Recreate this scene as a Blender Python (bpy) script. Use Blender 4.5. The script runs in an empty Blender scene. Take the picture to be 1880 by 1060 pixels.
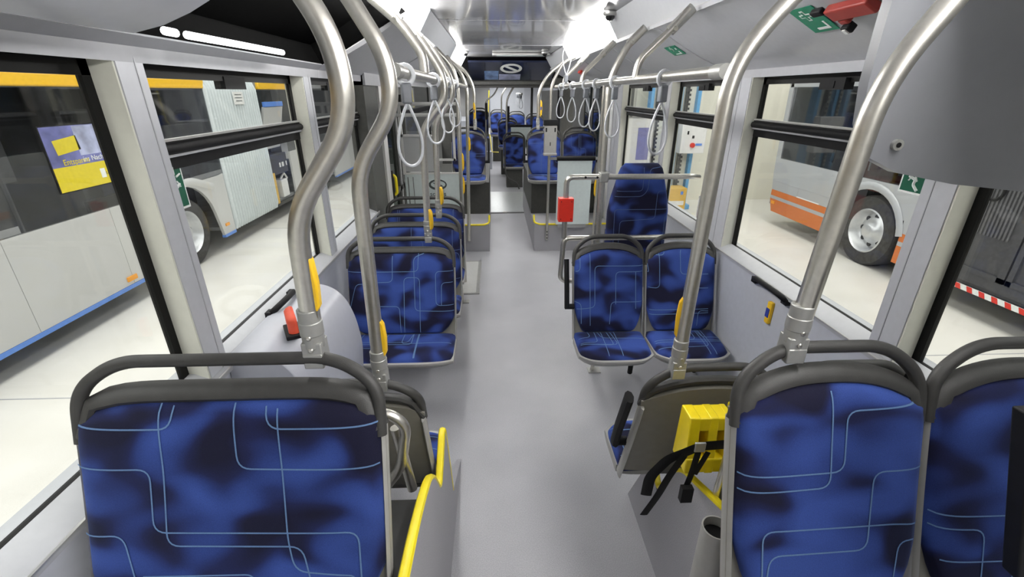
import bpy, math, random
from mathutils import Vector, Matrix
random.seed(7)
scene = bpy.context.scene
COL = scene.collection
PI = math.pi

# ------------------------------------------------------------------ materials
def nmat(name):
    m = bpy.data.materials.new(name); m.use_nodes = True
    nt = m.node_tree
    return m, nt, nt.nodes['Principled BSDF']

def mat(name, col, rough=.5, metal=0., var=.06, scale=30., bump=0., bscale=200., spec=.5, coat=0.):
    m, nt, b = nmat(name)
    N, L = nt.nodes, nt.links
    tc = N.new('ShaderNodeTexCoord')
    no = N.new('ShaderNodeTexNoise'); no.inputs['Scale'].default_value = scale; no.inputs['Detail'].default_value = 3
    L.new(tc.outputs['Object'], no.inputs['Vector'])
    r = N.new('ShaderNodeValToRGB')
    r.color_ramp.elements[0].position = .3; r.color_ramp.elements[1].position = .7
    r.color_ramp.elements[0].color = [c*(1-var) for c in col] + [1]
    r.color_ramp.elements[1].color = [min(1, c*(1+var)) for c in col] + [1]
    L.new(no.outputs['Fac'], r.inputs['Fac']); L.new(r.outputs['Color'], b.inputs['Base Color'])
    b.inputs['Roughness'].default_value = rough; b.inputs['Metallic'].default_value = metal
    b.inputs['Specular IOR Level'].default_value = spec
    b.inputs['Coat Weight'].default_value = coat
    if bump:
        n2 = N.new('ShaderNodeTexNoise'); n2.inputs['Scale'].default_value = bscale
        L.new(tc.outputs['Object'], n2.inputs['Vector'])
        bp = N.new('ShaderNodeBump'); bp.inputs['Strength'].default_value = bump; bp.inputs['Distance'].default_value = .002
        L.new(n2.outputs['Fac'], bp.inputs['Height']); L.new(bp.outputs['Normal'], b.inputs['Normal'])
    return m

def emit(name, col, st):
    m, nt, b = nmat(name)
    b.inputs['Base Color'].default_value = [*col, 1]
    b.inputs['Emission Color'].default_value = [*col, 1]; b.inputs['Emission Strength'].default_value = st
    return m

def glassmat(name, tint=(.93, .95, .95), refl=.10, rough=.02):
    m = bpy.data.materials.new(name); m.use_nodes = True
    nt = m.node_tree; N, L = nt.nodes, nt.links
    for n in list(N): N.remove(n)
    out = N.new('ShaderNodeOutputMaterial'); tr = N.new('ShaderNodeBsdfTransparent'); gl = N.new('ShaderNodeBsdfGlossy')
    tr.inputs['Color'].default_value = [*tint, 1]; gl.inputs['Roughness'].default_value = rough
    mx = N.new('ShaderNodeMixShader'); ge = N.new('ShaderNodeNewGeometry')
    dt = N.new('ShaderNodeVectorMath'); dt.operation = 'DOT_PRODUCT'
    L.new(ge.outputs['Normal'], dt.inputs[0]); L.new(ge.outputs['Incoming'], dt.inputs[1])
    def math_(op, a, v):
        q = N.new('ShaderNodeMath'); q.operation = op; q.use_clamp = op == 'ADD'
        L.new(a, q.inputs[0 if op != 'SUBTRACT' else 1])
        if v is not None: q.inputs[1 if op != 'SUBTRACT' else 0].default_value = v
        return q.outputs[0]
    ab = math_('ABSOLUTE', dt.outputs['Value'], None)
    sch = math_('POWER', math_('SUBTRACT', ab, 1.), 5.)      # Schlick's reflectance of a thin pane
    L.new(math_('ADD', math_('MULTIPLY', sch, .55), refl*.4), mx.inputs['Fac'])
    L.new(tr.outputs[0], mx.inputs[1]); L.new(gl.outputs[0], mx.inputs[2]); L.new(mx.outputs[0], out.inputs['Surface'])
    return m

def fabric(name, seedoff):
    m, nt, b = nmat(name); N, L = nt.nodes, nt.links
    tc = N.new('ShaderNodeTexCoord'); mp = N.new('ShaderNodeMapping')
    mp.inputs['Location'].default_value = (seedoff*3.7, seedoff*1.9, seedoff*2.3)
    mp.inputs['Scale'].default_value = (1., 1.3, 1.5)
    L.new(tc.outputs['Object'], mp.inputs['Vector'])
    no = N.new('ShaderNodeTexNoise'); no.inputs['Scale'].default_value = 6.2; no.inputs['Detail'].default_value = .4; no.inputs['Roughness'].default_value = .35
    no.inputs['Distortion'].default_value = .5
    L.new(mp.outputs[0], no.inputs['Vector'])
    r = N.new('ShaderNodeValToRGB'); e = r.color_ramp.elements
    e[0].position = .38; e[0].color = (.010, .010, .028, 1)
    e[1].position = .68; e[1].color = (.040, .078, .30, 1)
    k = e.new(.455); k.color = (.014, .018, .07, 1)
    k = e.new(.535); k.color = (.025, .047, .19, 1)
    L.new(no.outputs['Fac'], r.inputs['Fac'])
    n2 = N.new('ShaderNodeTexNoise'); n2.inputs['Scale'].default_value = 450; n2.inputs['Detail'].default_value = 2
    L.new(tc.outputs['Object'], n2.inputs['Vector'])
    mx = N.new('ShaderNodeMix'); mx.data_type = 'RGBA'; mx.blend_type = 'OVERLAY'; mx.inputs['Factor'].default_value = .25
    L.new(r.outputs['Color'], mx.inputs['A']); L.new(n2.outputs['Fac'], mx.inputs['B']); L.new(mx.outputs['Result'], b.inputs['Base Color'])
    b.inputs['Roughness'].default_value = .85; b.inputs['Specular IOR Level'].default_value = .2
    b.inputs['Sheen Weight'].default_value = .25; b.inputs['Sheen Tint'].default_value = (.3, .42, .9, 1); b.inputs['Sheen Roughness'].default_value = .4
    bp = N.new('ShaderNodeBump'); bp.inputs['Strength'].default_value = .25; bp.inputs['Distance'].default_value = .001
    L.new(n2.outputs['Fac'], bp.inputs['Height']); L.new(bp.outputs['Normal'], b.inputs['Normal'])
    return m

def vinyl(name, a, c, rough=.38):
    m, nt, b = nmat(name); N, L = nt.nodes, nt.links
    tc = N.new('ShaderNodeTexCoord')
    n1 = N.new('ShaderNodeTexNoise'); n1.inputs['Scale'].default_value = 260; n1.inputs['Detail'].default_value = 2
    n2 = N.new('ShaderNodeTexNoise'); n2.inputs['Scale'].default_value = 2.2; n2.inputs['Detail'].default_value = 4
    for n in (n1, n2): L.new(tc.outputs['Object'], n.inputs['Vector'])
    r = N.new('ShaderNodeValToRGB'); r.color_ramp.elements[0].position = .35; r.color_ramp.elements[1].position = .65
    r.color_ramp.elements[0].color = [*a, 1]; r.color_ramp.elements[1].color = [*c, 1]
    L.new(n1.outputs['Fac'], r.inputs['Fac'])
    mx = N.new('ShaderNodeMix'); mx.data_type = 'RGBA'; mx.blend_type = 'SOFT_LIGHT'; mx.inputs['Factor'].default_value = .35
    L.new(r.outputs['Color'], mx.inputs['A']); L.new(n2.outputs['Fac'], mx.inputs['B']); L.new(mx.outputs['Result'], b.inputs['Base Color'])
    rr = N.new('ShaderNodeMapRange'); rr.inputs['To Min'].default_value = rough-.08; rr.inputs['To Max'].default_value = rough+.12
    L.new(n2.outputs['Fac'], rr.inputs['Value']); L.new(rr.outputs[0], b.inputs['Roughness'])
    return m

M = {}
M['wall'] = mat('wall_plastic', (.46, .475, .52), .42, var=.03, bump=.06, bscale=500)
M['cove'] = mat('cove_plastic', (.46, .465, .49), .30, var=.03)
M['pillar'] = mat('pillar_grey', (.46, .47, .50), .45, var=.03)
M['reveal'] = mat('pillar_cream', (.66, .66, .58), .5, var=.03)
M['header'] = mat('header_grey', (.38, .385, .405), .4, var=.03)
M['ceil'] = mat('ceiling_gloss', (.42, .42, .43), .12, var=.03, coat=.3)
M['alu'] = mat('aluminium', (.46, .46, .45), .38, .6, var=.05)
M['steel'] = mat('brushed_steel', (.70, .68, .625), .32, .97, var=.06, scale=60)
M['cast'] = mat('cast_clamp', (.42, .42, .40), .45, .6, var=.08)
M['black'] = mat('black_rubber', (.008, .008, .009), .6, var=.2, spec=.25)
M['blackgl'] = mat('black_gloss', (.006, .006, .007), .12, var=.2)
M['char'] = mat('charcoal_plastic', (.045, .044, .042), .5, var=.1, bump=.2, bscale=600)
M['shell'] = mat('seat_shell', (.36, .355, .335), .45, var=.04)
M['shellshade'] = mat('seat_shell_shaded', (.22, .21, .18), .4, var=.05)  # darker copy of the shell plastic, shadow on the seat backs in its colour
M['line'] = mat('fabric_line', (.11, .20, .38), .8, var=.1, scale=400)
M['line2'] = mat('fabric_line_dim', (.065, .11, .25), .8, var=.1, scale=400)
M['yellow'] = mat('yellow_trim', (.86, .70, .015), .4, var=.05)
M['yelbtn'] = mat('yellow_button', (.85, .52, .02), .35, var=.04)
M['chock'] = mat('yellow_plastic', (.88, .68, .01), .35, var=.05)
M['btnblue'] = mat('button_blue', (.03, .05, .30), .35)
M['red'] = mat('red_plastic', (.66, .03, .015), .4, var=.05)
M['redshade'] = mat('shaded_red_plastic', (.34, .035, .025), .45)  # the red plastic darkened, cove shade put into the colour
M['redor'] = mat('orange_red_plastic', (.78, .10, .05), .4)
M['floor'] = vinyl('vinyl_floor', (.36, .36, .385), (.47, .47, .495), .34)
M['arch'] = vinyl('vinyl_arch', (.33, .325, .35), (.41, .405, .425), .5)
M['plate'] = mat('turntable_plate', (.55, .57, .56), .3, .3, var=.05)
M['mat'] = mat('rubber_mat', (.018, .018, .018), .6, var=.2)
M['darkpanel'] = mat('dark_panel', (.05, .05, .045), .5, var=.15, bump=.2, bscale=300)
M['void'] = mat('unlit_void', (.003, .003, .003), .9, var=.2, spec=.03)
M['jamb'] = mat('dark_jamb', (.075, .075, .07), .4, var=.1)
M['lightgrey'] = mat('light_grey', (.60, .60, .58), .45, var=.03)
M['cab'] = mat('cab_panel_grey', (.235, .24, .26), .35, var=.02)  # grey darkened to carry the shadow the panel hangs in
M['console'] = mat('console_grey', (.44, .45, .50), .35, var=.02)
M['white'] = mat('white_paint', (.78, .78, .77), .4, var=.03)
M['rearwall'] = mat('rear_wall', (.58, .60, .64), .45, var=.03)
M['green'] = mat('sign_green', (.005, .22, .115), .4)
M['darkgreen'] = mat('sticker_green', (.006, .10, .055), .35)
M['signwhite'] = mat('sign_white', (.8, .82, .8), .45)
M['strap'] = mat('strap_grey', (.50, .52, .55), .4, var=.05)
M['clip'] = mat('clip_grey', (.16, .17, .19), .45, var=.1)
M['frost'] = mat('frosted_panel', (.60, .67, .66), .25, var=.03)
M['mesh'] = mat('screen_film', (.40, .41, .41), .5, var=.12, scale=500)
M['logo'] = mat('logo_ink', (.05, .06, .06), .5)
M['led'] = emit('led_diffuser', (1, .985, .96), 36.)
M['ledoff'] = mat('unlit_diffuser', (.50, .51, .53), .25, var=.02)
M['tube'] = emit('glowing_tube', (.97, 1, .98), 3.2)
M['win'] = glassmat('window_glass', (.94, .955, .95), .10)
M['doorglass'] = glassmat('door_glass', (.32, .35, .34), .12)
M['busglass'] = glassmat('parked_bus_glass', (.68, .69, .71), .20)
M['frit'] = mat('glass_edge_black', (.004, .004, .004), .5, spec=.2)
M['hallfloor'] = vinyl('hall_floor', (.66, .64, .59), (.74, .72, .67), .36)
M['cream'] = mat('hall_wall_cream', (.84, .81, .70), .6, var=.02, scale=4)
M['hallgrey'] = mat('hall_wall_grey', (.28, .28, .28), .6, var=.08, scale=3)
M['busgrey'] = mat('bus_silver', (.56, .56, .55), .28, var=.02, scale=3, coat=.4)
M['busgrey2'] = mat('bus_silver_blue', (.42, .43, .445), .28, var=.02, scale=3, coat=.4)
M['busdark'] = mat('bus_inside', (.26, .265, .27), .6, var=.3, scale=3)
M['bluestripe'] = mat('blue_stripe', (.12, .27, .72), .35)
M['busyellow'] = mat('yellow_roof_band', (.95, .55, .02), .3)
M['orange'] = mat('orange_stripe', (.62, .17, .035), .35)
M['tyre'] = mat('tyre', (.055, .053, .05), .8, var=.25, scale=20, bump=.5, bscale=60)
M['rim'] = mat('wheel_rim', (.62, .63, .64), .35, .6, var=.05)
M['rimdark'] = mat('wheel_hole', (.04, .04, .04), .6)
M['bellows'] = mat('bellows_silver', (.60, .65, .66), .35, var=.05)
M['bellowdark'] = mat('bellows_dark', (.055, .055, .06), .5, var=.15)
M['louvregrey'] = mat('louvre_grey', (.10, .10, .105), .5)
M['amber'] = mat('amber_lamp', (.9, .36, .02), .3)
M['liftblue'] = mat('lift_blue', (.16, .42, .72), .4, var=.08)
M['rack'] = mat('rack_steel', (.09, .09, .09), .5, .4)
M['boxyel'] = mat('crate_yellow', (.72, .46, .10), .5, var=.08)
M['paper'] = mat('paper_white', (.8, .8, .78), .6)
M['postery'] = mat('poster_yellow', (.72, .58, .02), .5)
M['posterb'] = mat('poster_violet', (.16, .17, .42), .5, var=.45, scale=5)
M['posterc'] = mat('poster_sky', (.42, .45, .65), .5, var=.4, scale=6)
M['redfabric'] = mat('red_seat', (.22, .06, .045), .8, var=.15)
M['lilac'] = mat('notice_lilac', (.25, .25, .48), .6)
M['screen'] = mat('reflected_screen_dark', (.02, .025, .05), .1, var=.4, scale=6)
M['reflblue'] = mat('reflected_screen_blue', (.12, .22, .45), .15, var=.4, scale=10)
FAB = [fabric('seat_fabric_%d' % i, i) for i in range(6)]

# ------------------------------------------------------------------ mesh helper
def fillet(pts, rad, n=6):
    pts = [Vector(p) for p in pts]
    if not isinstance(rad, (list, tuple)): rad = [rad]*len(pts)
    out = [pts[0]]
    for i in range(1, len(pts)-1):
        a, b, c = pts[i-1], pts[i], pts[i+1]
        d1 = (a-b); d2 = (c-b)
        l = min(rad[i], d1.length*.48, d2.length*.48)
        p, q = b+d1.normalized()*l, b+d2.normalized()*l
        for k in range(n+1):
            t = k/n
            out.append(p*(1-t)**2 + b*(2*t*(1-t)) + q*t*t)
    out.append(pts[-1])
    return out

class MB:
    def __init__(s): s.v = []; s.f = []; s.m = []; s.mats = []; s.cur = 0
    def use(s, m):
        m = M[m] if isinstance(m, str) else m
        if m not in s.mats: s.mats.append(m)
        s.cur = s.mats.index(m); return s
    def add(s, vs, fs):
        o = len(s.v); s.v += [tuple(p) for p in vs]
        for f in fs: s.f.append([i+o for i in f]); s.m.append(s.cur)
        return s
    def box(s, a, b, rot=None, piv=None):
        x0, y0, z0 = a; x1, y1, z1 = b
        vs = [Vector(p) for p in ((x0,y0,z0),(x1,y0,z0),(x1,y1,z0),(x0,y1,z0),(x0,y0,z1),(x1,y0,z1),(x1,y1,z1),(x0,y1,z1))]
        if rot is not None:
            c = Vector(piv) if piv else sum(vs, Vector())/8
            vs = [c + rot @ (p-c) for p in vs]
        return s.add(vs, [(0,3,2,1),(4,5,6,7),(0,1,5,4),(1,2,6,5),(2,3,7,6),(3,0,4,7)])
    def prism(s, poly, axis, a, b):
        """poly: 2-D outline; axis x: (y,z), y: (x,z), z: (x,y)"""
        def mk(p, t):
            return {'x': (t, p[0], p[1]), 'y': (p[0], t, p[1]), 'z': (p[0], p[1], t)}[axis]
        n = len(poly)
        vs = [mk(p, a) for p in poly] + [mk(p, b) for p in poly]
        fs = [tuple(range(n))[::-1], tuple(range(n, 2*n))] + [(i, (i+1) % n, n+(i+1) % n, n+i) for i in range(n)]
        return s.add(vs, fs)
    def tube(s, pts, r, n=12, cap=True, ry=None, closed=False, up=None):
        pts = [Vector(p) for p in pts]; N = len(pts)
        rs = r if isinstance(r, (list, tuple)) else [r]*N
        t0 = (pts[1]-pts[0]).normalized()
        u = Vector(up) if up else (Vector((0,0,1)) if abs(t0.z) < .9 else Vector((0,1,0)))
        u = (u - t0*u.dot(t0)).normalized()
        vs, fs = [], []
        for i, p in enumerate(pts):
            if closed: t = (pts[(i+1) % N]-pts[i-1]).normalized()
            else: t = (pts[min(i+1, N-1)]-pts[max(i-1, 0)]).normalized()
            u = (u - t*u.dot(t)).normalized(); w = t.cross(u)
            for k in range(n):
                a = 2*PI*k/n
                vs.append(p + u*(math.cos(a)*rs[i]) + w*(math.sin(a)*(ry if ry else rs[i])))
        R = N if closed else N-1
        for i in range(R):
            for k in range(n):
                j = (i+1) % N
                fs.append((i*n+k, i*n+(k+1) % n, j*n+(k+1) % n, j*n+k))
        if cap and not closed:
            fs.append(tuple(range(n))[::-1]); fs.append(tuple((N-1)*n+k for k in range(n)))
        return s.add(vs, fs)
    def lathe(s, prof, c, axis='z', n=32):
        vs, fs = [], []
        for (r, h) in prof:
            for k in range(n):
                a = 2*PI*k/n; x, y = r*math.cos(a), r*math.sin(a)
                d = {'z': (x, y, h), 'x': (h, x, y), 'y': (x, h, y)}[axis]
                vs.append((c[0]+d[0], c[1]+d[1], c[2]+d[2]))
        for i in range(len(prof)-1):
            for k in range(n):
                fs.append((i*n+k, i*n+(k+1) % n, (i+1)*n+(k+1) % n, (i+1)*n+k))
        return s.add(vs, fs)
    def grid(s, rows, closeu=False):
        nu, nv = len(rows), len(rows[0])
        vs = [p for r in rows for p in r]; fs = []
        for i in range(nu-1):
            for j in range(nv-1):
                fs.append((i*nv+j, i*nv+j+1, (i+1)*nv+j+1, (i+1)*nv+j))
        return s.add(vs, fs)
    def slab(s, front, back):
        """closed solid from two equal grids"""
        nu, nv = len(front), len(front[0]); n = nu*nv
        vs = [p for r in front for p in r] + [p for r in back for p in r]; fs = []
        for i in range(nu-1):
            for j in range(nv-1):
                a = (i*nv+j, i*nv+j+1, (i+1)*nv+j+1, (i+1)*nv+j)
                fs.append(a); fs.append(tuple(n+k for k in a[::-1]))
        ring = [j for j in range(nv)] + [i*nv+nv-1 for i in range(1, nu)] + [(nu-1)*nv+j for j in range(nv-2, -1, -1)] + [i*nv for i in range(nu-2, 0, -1)]
        for k in range(len(ring)):
            a, b = ring[k], ring[(k+1) % len(ring)]
            fs.append((b, a, n+a, n+b))
        return s.add(vs, fs)
    def build(s, name, parent=None, loc=None, bevel=0., smooth=True, angle=40):
        me = bpy.data.meshes.new(name)
        L = Vector(loc) if loc is not None else Vector()
        me.from_pydata([tuple(Vector(p)-L) for p in s.v], [], s.f)
        for m in s.mats: me.materials.append(m)
        me.polygons.foreach_set('material_index', s.m)
        if smooth:
            me.polygons.foreach_set('use_smooth', [True]*len(me.polygons))
            me.set_sharp_from_angle(angle=math.radians(angle))
        me.update()
        import bmesh
        bm = bmesh.new(); bm.from_mesh(me); bmesh.ops.recalc_face_normals(bm, faces=bm.faces[:]); bm.to_mesh(me); bm.free()
        o = bpy.data.objects.new(name, me); COL.objects.link(o)
        o.location = L
        if parent: o.parent = parent
        if bevel:
            bv = o.modifiers.new('bevel', 'BEVEL'); bv.width = bevel; bv.segments = 2; bv.limit_method = 'ANGLE'; bv.angle_limit = math.radians(50)
        return o

def mb(m): return MB().use(m)
def tag(o, label, cat, group=None, kind=None):
    o['label'] = label; o['category'] = cat
    if group: o['group'] = group
    if kind: o['kind'] = kind
    return o
def thing(name, label, cat, loc=(0,0,0), rz=0., group=None):
    o = bpy.data.objects.new(name, None); COL.objects.link(o); o.empty_display_size = .1
    o.location = loc; o.rotation_euler = (0, 0, rz)
    return tag(o, label, cat, group)
def struct(o): o['kind'] = 'structure'; return o
def lab(o, t): o['label'] = t; return o
def text(body, size, mtx, m, name, parent=None, extrude=.0008, align='CENTER'):
    cu = bpy.data.curves.new(name, 'FONT'); cu.body = body; cu.size = size; cu.extrude = extrude; cu.align_x = align; cu.align_y = 'CENTER'
    tmp = bpy.data.objects.new('tmp', cu); COL.objects.link(tmp)
    bpy.context.view_layer.update()
    me = bpy.data.meshes.new_from_object(tmp); bpy.data.objects.remove(tmp)
    me.transform(mtx); me.materials.clear(); me.materials.append(M[m])
    o = bpy.data.objects.new(name, me); COL.objects.link(o)
    if parent: o.parent = parent
    return o
def join_into(o, src):
    """append src mesh (with its material) to o's mesh, so lettering is part of the printed sheet"""
    import bmesh
    me = o.data; base = len(me.materials); me.materials.append(src.data.materials[0])
    bm = bmesh.new(); bm.from_mesh(me); n = len(bm.faces); bm.from_mesh(src.data); bm.faces.ensure_lookup_table()
    for f in bm.faces[n:]: f.material_index = base; f.smooth = False
    bm.to_mesh(me); bm.free(); d = src.data; bpy.data.objects.remove(src); bpy.data.meshes.remove(d)
def basis(xa, ya, loc):
    xa = Vector(xa).normalized(); ya = Vector(ya).normalized(); za = xa.cross(ya)
    m = Matrix((xa, ya, za)).transposed().to_4x4(); m.translation = Vector(loc); return m

# ------------------------------------------------------------------ dimensions of the bus
XL, XR, CX = -.976, 1.424, .224
GL = .075                      # glass recess outward
CZ = 2.38
Y0, Y1 = -1.4, 8.3

# ------------------------------------------------------------------ shell of the bus
m = mb('floor'); m.box((XL, Y0, -.12), (XR, 7.5, 0)); struct(m.build('floor'))

def lower_wall(name, x, out, y0, y1):
    xo = x + out*.12
    m = mb('wall'); m.box((min(x, xo), y0, -.12), (max(x, xo), y1, .935))
    struct(m.build(name))
    s = mb('header')                    # sloping window ledge
    s.prism([(x-out*.018, .925), (x-out*.018, .94), (x+out*.05, .972), (x+out*.12, .972), (x+out*.12, .925)], 'y', y0, y1)
    s.use('alu').tube([(x-out*.016, y0, .9405), (x-out*.016, y1, .9405)], .005, 6)
    struct(s.build('trim_1' if out < 0 else 'trim_2'))
lower_wall('wall_left', XL, -1, Y0, 3.80)
lower_wall('wall_right', XR, 1, Y0, 9.0)

# upper headers, coves, ceiling
def cove_profile(sg):
    # points (x, z) from window head to lamp slot; sg=-1 left, +1 right
    prof = [(1.2, 1.925), (1.195, 1.965), (1.165, 1.99), (1.10, 2.012), (1.02, 2.045), (.93, 2.09), (.84, 2.14), (.76, 2.19), (.72, 2.195)]
    return [(CX+sg*s, z) for s, z in prof]
def sweep(name, prof, y0, y1, m, thick=.02, parent=None):
    b = mb(m)
    n = len(prof)
    nr = []
    for i in range(n):
        a = Vector(prof[max(i-1, 0)]); c = Vector(prof[min(i+1, n-1)]); t = (c-a).normalized(); nr.append(Vector((t.y, -t.x)))
    sgn = 1 if nr[n//2].y > 0 else -1
    outer = [Vector(p)+q*sgn*thick for p, q in zip(prof, nr)]
    b.slab([[(p[0], y, p[1]) for p in prof] for y in (y0, y1)], [[(p.x, y, p.y) for p in outer] for y in (y0, y1)])
    return b.build(name, parent)
struct(sweep('wall_right_cove', cove_profile(1), Y0, Y1, 'cove'))
cl = cove_profile(-1)
struct(sweep('wall_left_cove', cl, 2.86, Y1, 'cove'))
struct(sweep('wall_left_header', cl[:3], Y0, 2.86, 'header'))
# seams across the coves
for i, (ys, sg) in enumerate([(3.02, 1), (4.2, 1), (5.6, 1), (4.4, -1), (5.9, -1)]):
    pr = cove_profile(sg)[2:]
    b = mb('header'); b.tube([(x-sg*.002, ys, z-.001) for x, z in pr], .003, 6)
    struct(b.build('trim_%d' % (3+i)))

b = mb('ceil'); b.box((CX-.66, Y0, CZ), (CX+.66, Y1, CZ+.05))
for ys in (2.0, 4.2, 6.3): b.use('header').box((CX-.65, ys-.004, CZ-.0015), (CX+.65, ys+.004, CZ+.01)); 
struct(b.build('ceiling'))
b = mb('white'); b.box((XL-.14, Y0, 2.46), (XR+.14, 16., 2.52)); struct(b.build('ceiling_roof_skin'))
for sg, nm in ((-1, 'wall_left_upper'), (1, 'wall_right_upper')):
    b = mb('white'); x = CX+sg*1.27; b.box((min(x, x+sg*.06), Y0, 1.93), (max(x, x+sg*.06), 9., 2.5)); struct(b.build(nm))

# lamp strips along both sides
def lamp_strip(sg, parts):
    for (y0, y1, lit, label) in parts:
        t = thing('ceiling_light_strip', label, 'light', (CX+sg*.69, y0, 2.30), group='light strips along the ceiling edges')
        x0, x1 = CX+sg*.735, CX+sg*.645
        P = [(x0, 2.222), (x1, 2.372), (x1+sg*.03, 2.385), (x0+sg*.03, 2.24)]
        b = mb('led' if lit else 'ledoff'); b.prism([(p[0]-t.location.x, p[1]-2.30) for p in P], 'y', 0.004, y1-y0-.004)
        b.build('diffuser', t)
        b = mb('alu'); b.prism([(x0-t.location.x-sg*.004, 2.208-2.30), (x0-t.location.x-sg*.004, 2.221-2.30), (x0-t.location.x+sg*.03, 2.236-2.30), (x0-t.location.x+sg*.03, 2.22-2.30)], 'y', 0, y1-y0)
        b.build('edge_profile', t)
lamp_strip(1, [(-1.2, 1.2, True, 'lit light strip on the right ceiling edge above the cab panel, nearest on that side'),
               (1.2, 3.95, False, 'unlit grey light strip on the right above the red hammer and green signs'),
               (3.95, 6.3, True, 'glowing light strip on the right ceiling edge above the hanging straps'),
               (6.3, 8.3, False, 'unlit light strip on the right just before the dark gangway ceiling')])
lamp_strip(-1, [(1.5, 3.65, True, 'broad glowing light strip at the top left beside the dark hatch'),
                (3.65, 6.2, False, 'unlit grey light strip on the left between two glowing ones'),
                (6.2, 8.1, True, 'small glowing light strip on the left near the gangway')])
# black air slots
for sg, y0 in ((1, Y0), (-1, 2.86)):
    b = mb('black'); x = CX+sg*.732; b.box((min(x, x+sg*.03), y0, 2.196), (max(x, x+sg*.03), Y1, 2.212))
    b2 = b
    for k in range(40):
        yy = y0+.1+k*.14
        if yy > Y1: break
        b.use('header').box((x-sg*.003-.002, yy, 2.193), (x+sg*.003+.002, yy+.012, 2.214))
    struct(b.build('trim_%d' % (10 if sg > 0 else 11)))

# pillars
PIL = []
def pillar(side, y0, y1, n, z0=.95):
    sg = -1 if side == 'L' else 1; x = XL if side == 'L' else XR
    b = mb('pillar')
    xo = x+sg*.10
    b.box((min(x, xo), y0+.006, z0), (max(x, xo), y1, 1.95))
    b.use('reveal').box((min(x+sg*.004, xo), y0, z0), (max(x+sg*.004, xo), y0+.006, 1.95))
    b.use('header')
    b.box((x-sg*.001 - .001, (y0+y1)/2+.02, z0), (x+.002, (y0+y1)/2+.024, 1.95))
    o = b.build('trim_%d' % n); struct(o)
pillar('L', 1.352, 1.46, 12); pillar('L', 2.63, 2.735, 13)
pillar('R', 1.36, 1.48, 14); pillar('R', 2.71, 2.895, 15); pillar('R', 3.93, 4.04, 16); pillar('R', 5.42, 5.75, 17)

# windows
def window(n, side, y0, y1, bar, z0=.955, z1=1.93):
    sg = -1 if side == 'L' else 1; x = (XL if side == 'L' else XR)+sg*GL
    e = bpy.data.objects.new('window_%d' % n, None); COL.objects.link(e); e.location = (x, y0, z0); e['kind'] = 'structure'
    H, W = z1-z0, y1-y0
    g = mb('win'); g.box((-.003, 0, 0), (.003, W, H)); g.build('glass', e)
    f = mb('frit'); t = .03
    for (a, c, d, h) in ((0, W, 0, t*.6), (0, W, H-t*1.3, H), (0, t, 0, H), (W-t, W, 0, H)):
        f.box((-.008, a, d), (.008, c, h))
    f.build('frame', e)
    if bar:
        zb = 1.655-z0
        k = mb('black')
        k.box((-.022, .004, zb), (.02, W-.004, zb+.05))
        k.tube([(-sg*.02, .004, zb+.028), (-sg*.02, W-.004, zb+.028)], .017, 10)
        k.box((-.012, .004, zb-.035), (.012, W-.004, zb))
        k.use('alu'); k.box((min(-sg*.012, -sg*.026), .01, zb+.052), (max(-sg*.012, -sg*.026), W-.01, zb+.060))
        k.use('header'); k.box((min(-sg*.022, -sg*.026), .01, zb+.004), (max(-sg*.022, -sg*.026), W-.01, zb+.012))
        k.build('sliding_bar', e)
        la = mb('black'); yc = W*.52
        la.box((-.03, yc-.08, H-.068), (.012, yc+.08, H-.022)); la.box((-.034, yc-.02, H-.062), (-.03, yc+.07, H-.034))
        la.build('latch', e)
window(1, 'L', -1.2, 1.352, False); window(2, 'L', 1.46, 2.63, True); window(3, 'L', 2.735, 3.76, True)
window(4, 'R', -1.2, 1.36, False); window(5, 'R', 1.48, 2.71, True); window(6, 'R', 2.895, 3.93, True); window(7, 'R', 4.04, 5.42, True)

# front of the bus behind the viewer
b = mb('header'); b.box((XL-.1, Y0-.06, -.12), (XR+.1, Y0, .9)); struct(b.build('wall_front'))

# right wall beyond the windows: doors and white posts
b = mb('white'); b.box((XR-.01, 5.75, -.1), (XR+.1, 6.0, 1.95)); struct(b.build('trim_18'))
e = bpy.data.objects.new('window_8', None); COL.objects.link(e); e.location = (XR+.04, 6.0, .95); e['kind'] = 'structure'
mb('doorglass').box((0, 0, 0), (.008, 1.9, .98)).build('glass', e)
b = mb('jamb')
for a in (0, .5, 1.15, 1.8): b.box((-.01, a, 0), (.02, a+.08, .98))
b.build('frame', e)

# left: door 1
b = mb('jamb'); b.box((XL-.12, 3.76, -.1), (XL+.012, 4.16, 2.0)); struct(b.build('trim_19'))
d = bpy.data.objects.new('door_1', None); COL.objects.link(d); d.location = (XL-.03, 4.16, 0); d['kind'] = 'structure'
b = mb('lightgrey')
b.box((-.02, .05, 0), (.05, .20, 1.9)); b.box((-.02, .78, 0), (.02, .86, 1.9)); b.build('door_post', d)
b = mb('jamb')
for (y0, y1) in ((.20, .27), (.70, .78), (.86, .93), (1.25, 1.32)): b.box((-.02, y0, .02), (.03, y1, 1.9))
for (z0, z1) in ((.02, .12), (.9, .95), (1.83, 1.95)): b.box((-.02, .2, z0), (.03, 1.32, z1))
b.build('door_frame', d)
mb('doorglass').box((-.002, .27, .1), (.004, 1.25, 1.85)).build('door_glass', d)
b = mb('yellow'); b.tube(fillet([(.05, .245, .95), (.08, .245, .97), (.08, .245, 1.12), (.05, .245, 1.14)], .02), .014, 8); b.use('char').box((.03, .225, .90), (.06, .265, 1.18))
lab(b.build('door_handle', d), 'yellow door handle on black plate')
b = mb('header'); b.box((XL-.12, 3.76, 1.9), (XL+.03, 5.6, 2.02)); struct(b.build('trim_20'))
b = mb('lightgrey'); b.box((XL-.1, 5.5, -.1), (XL, 9., 1.0)); struct(b.build('wall_left_rear'))
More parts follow.
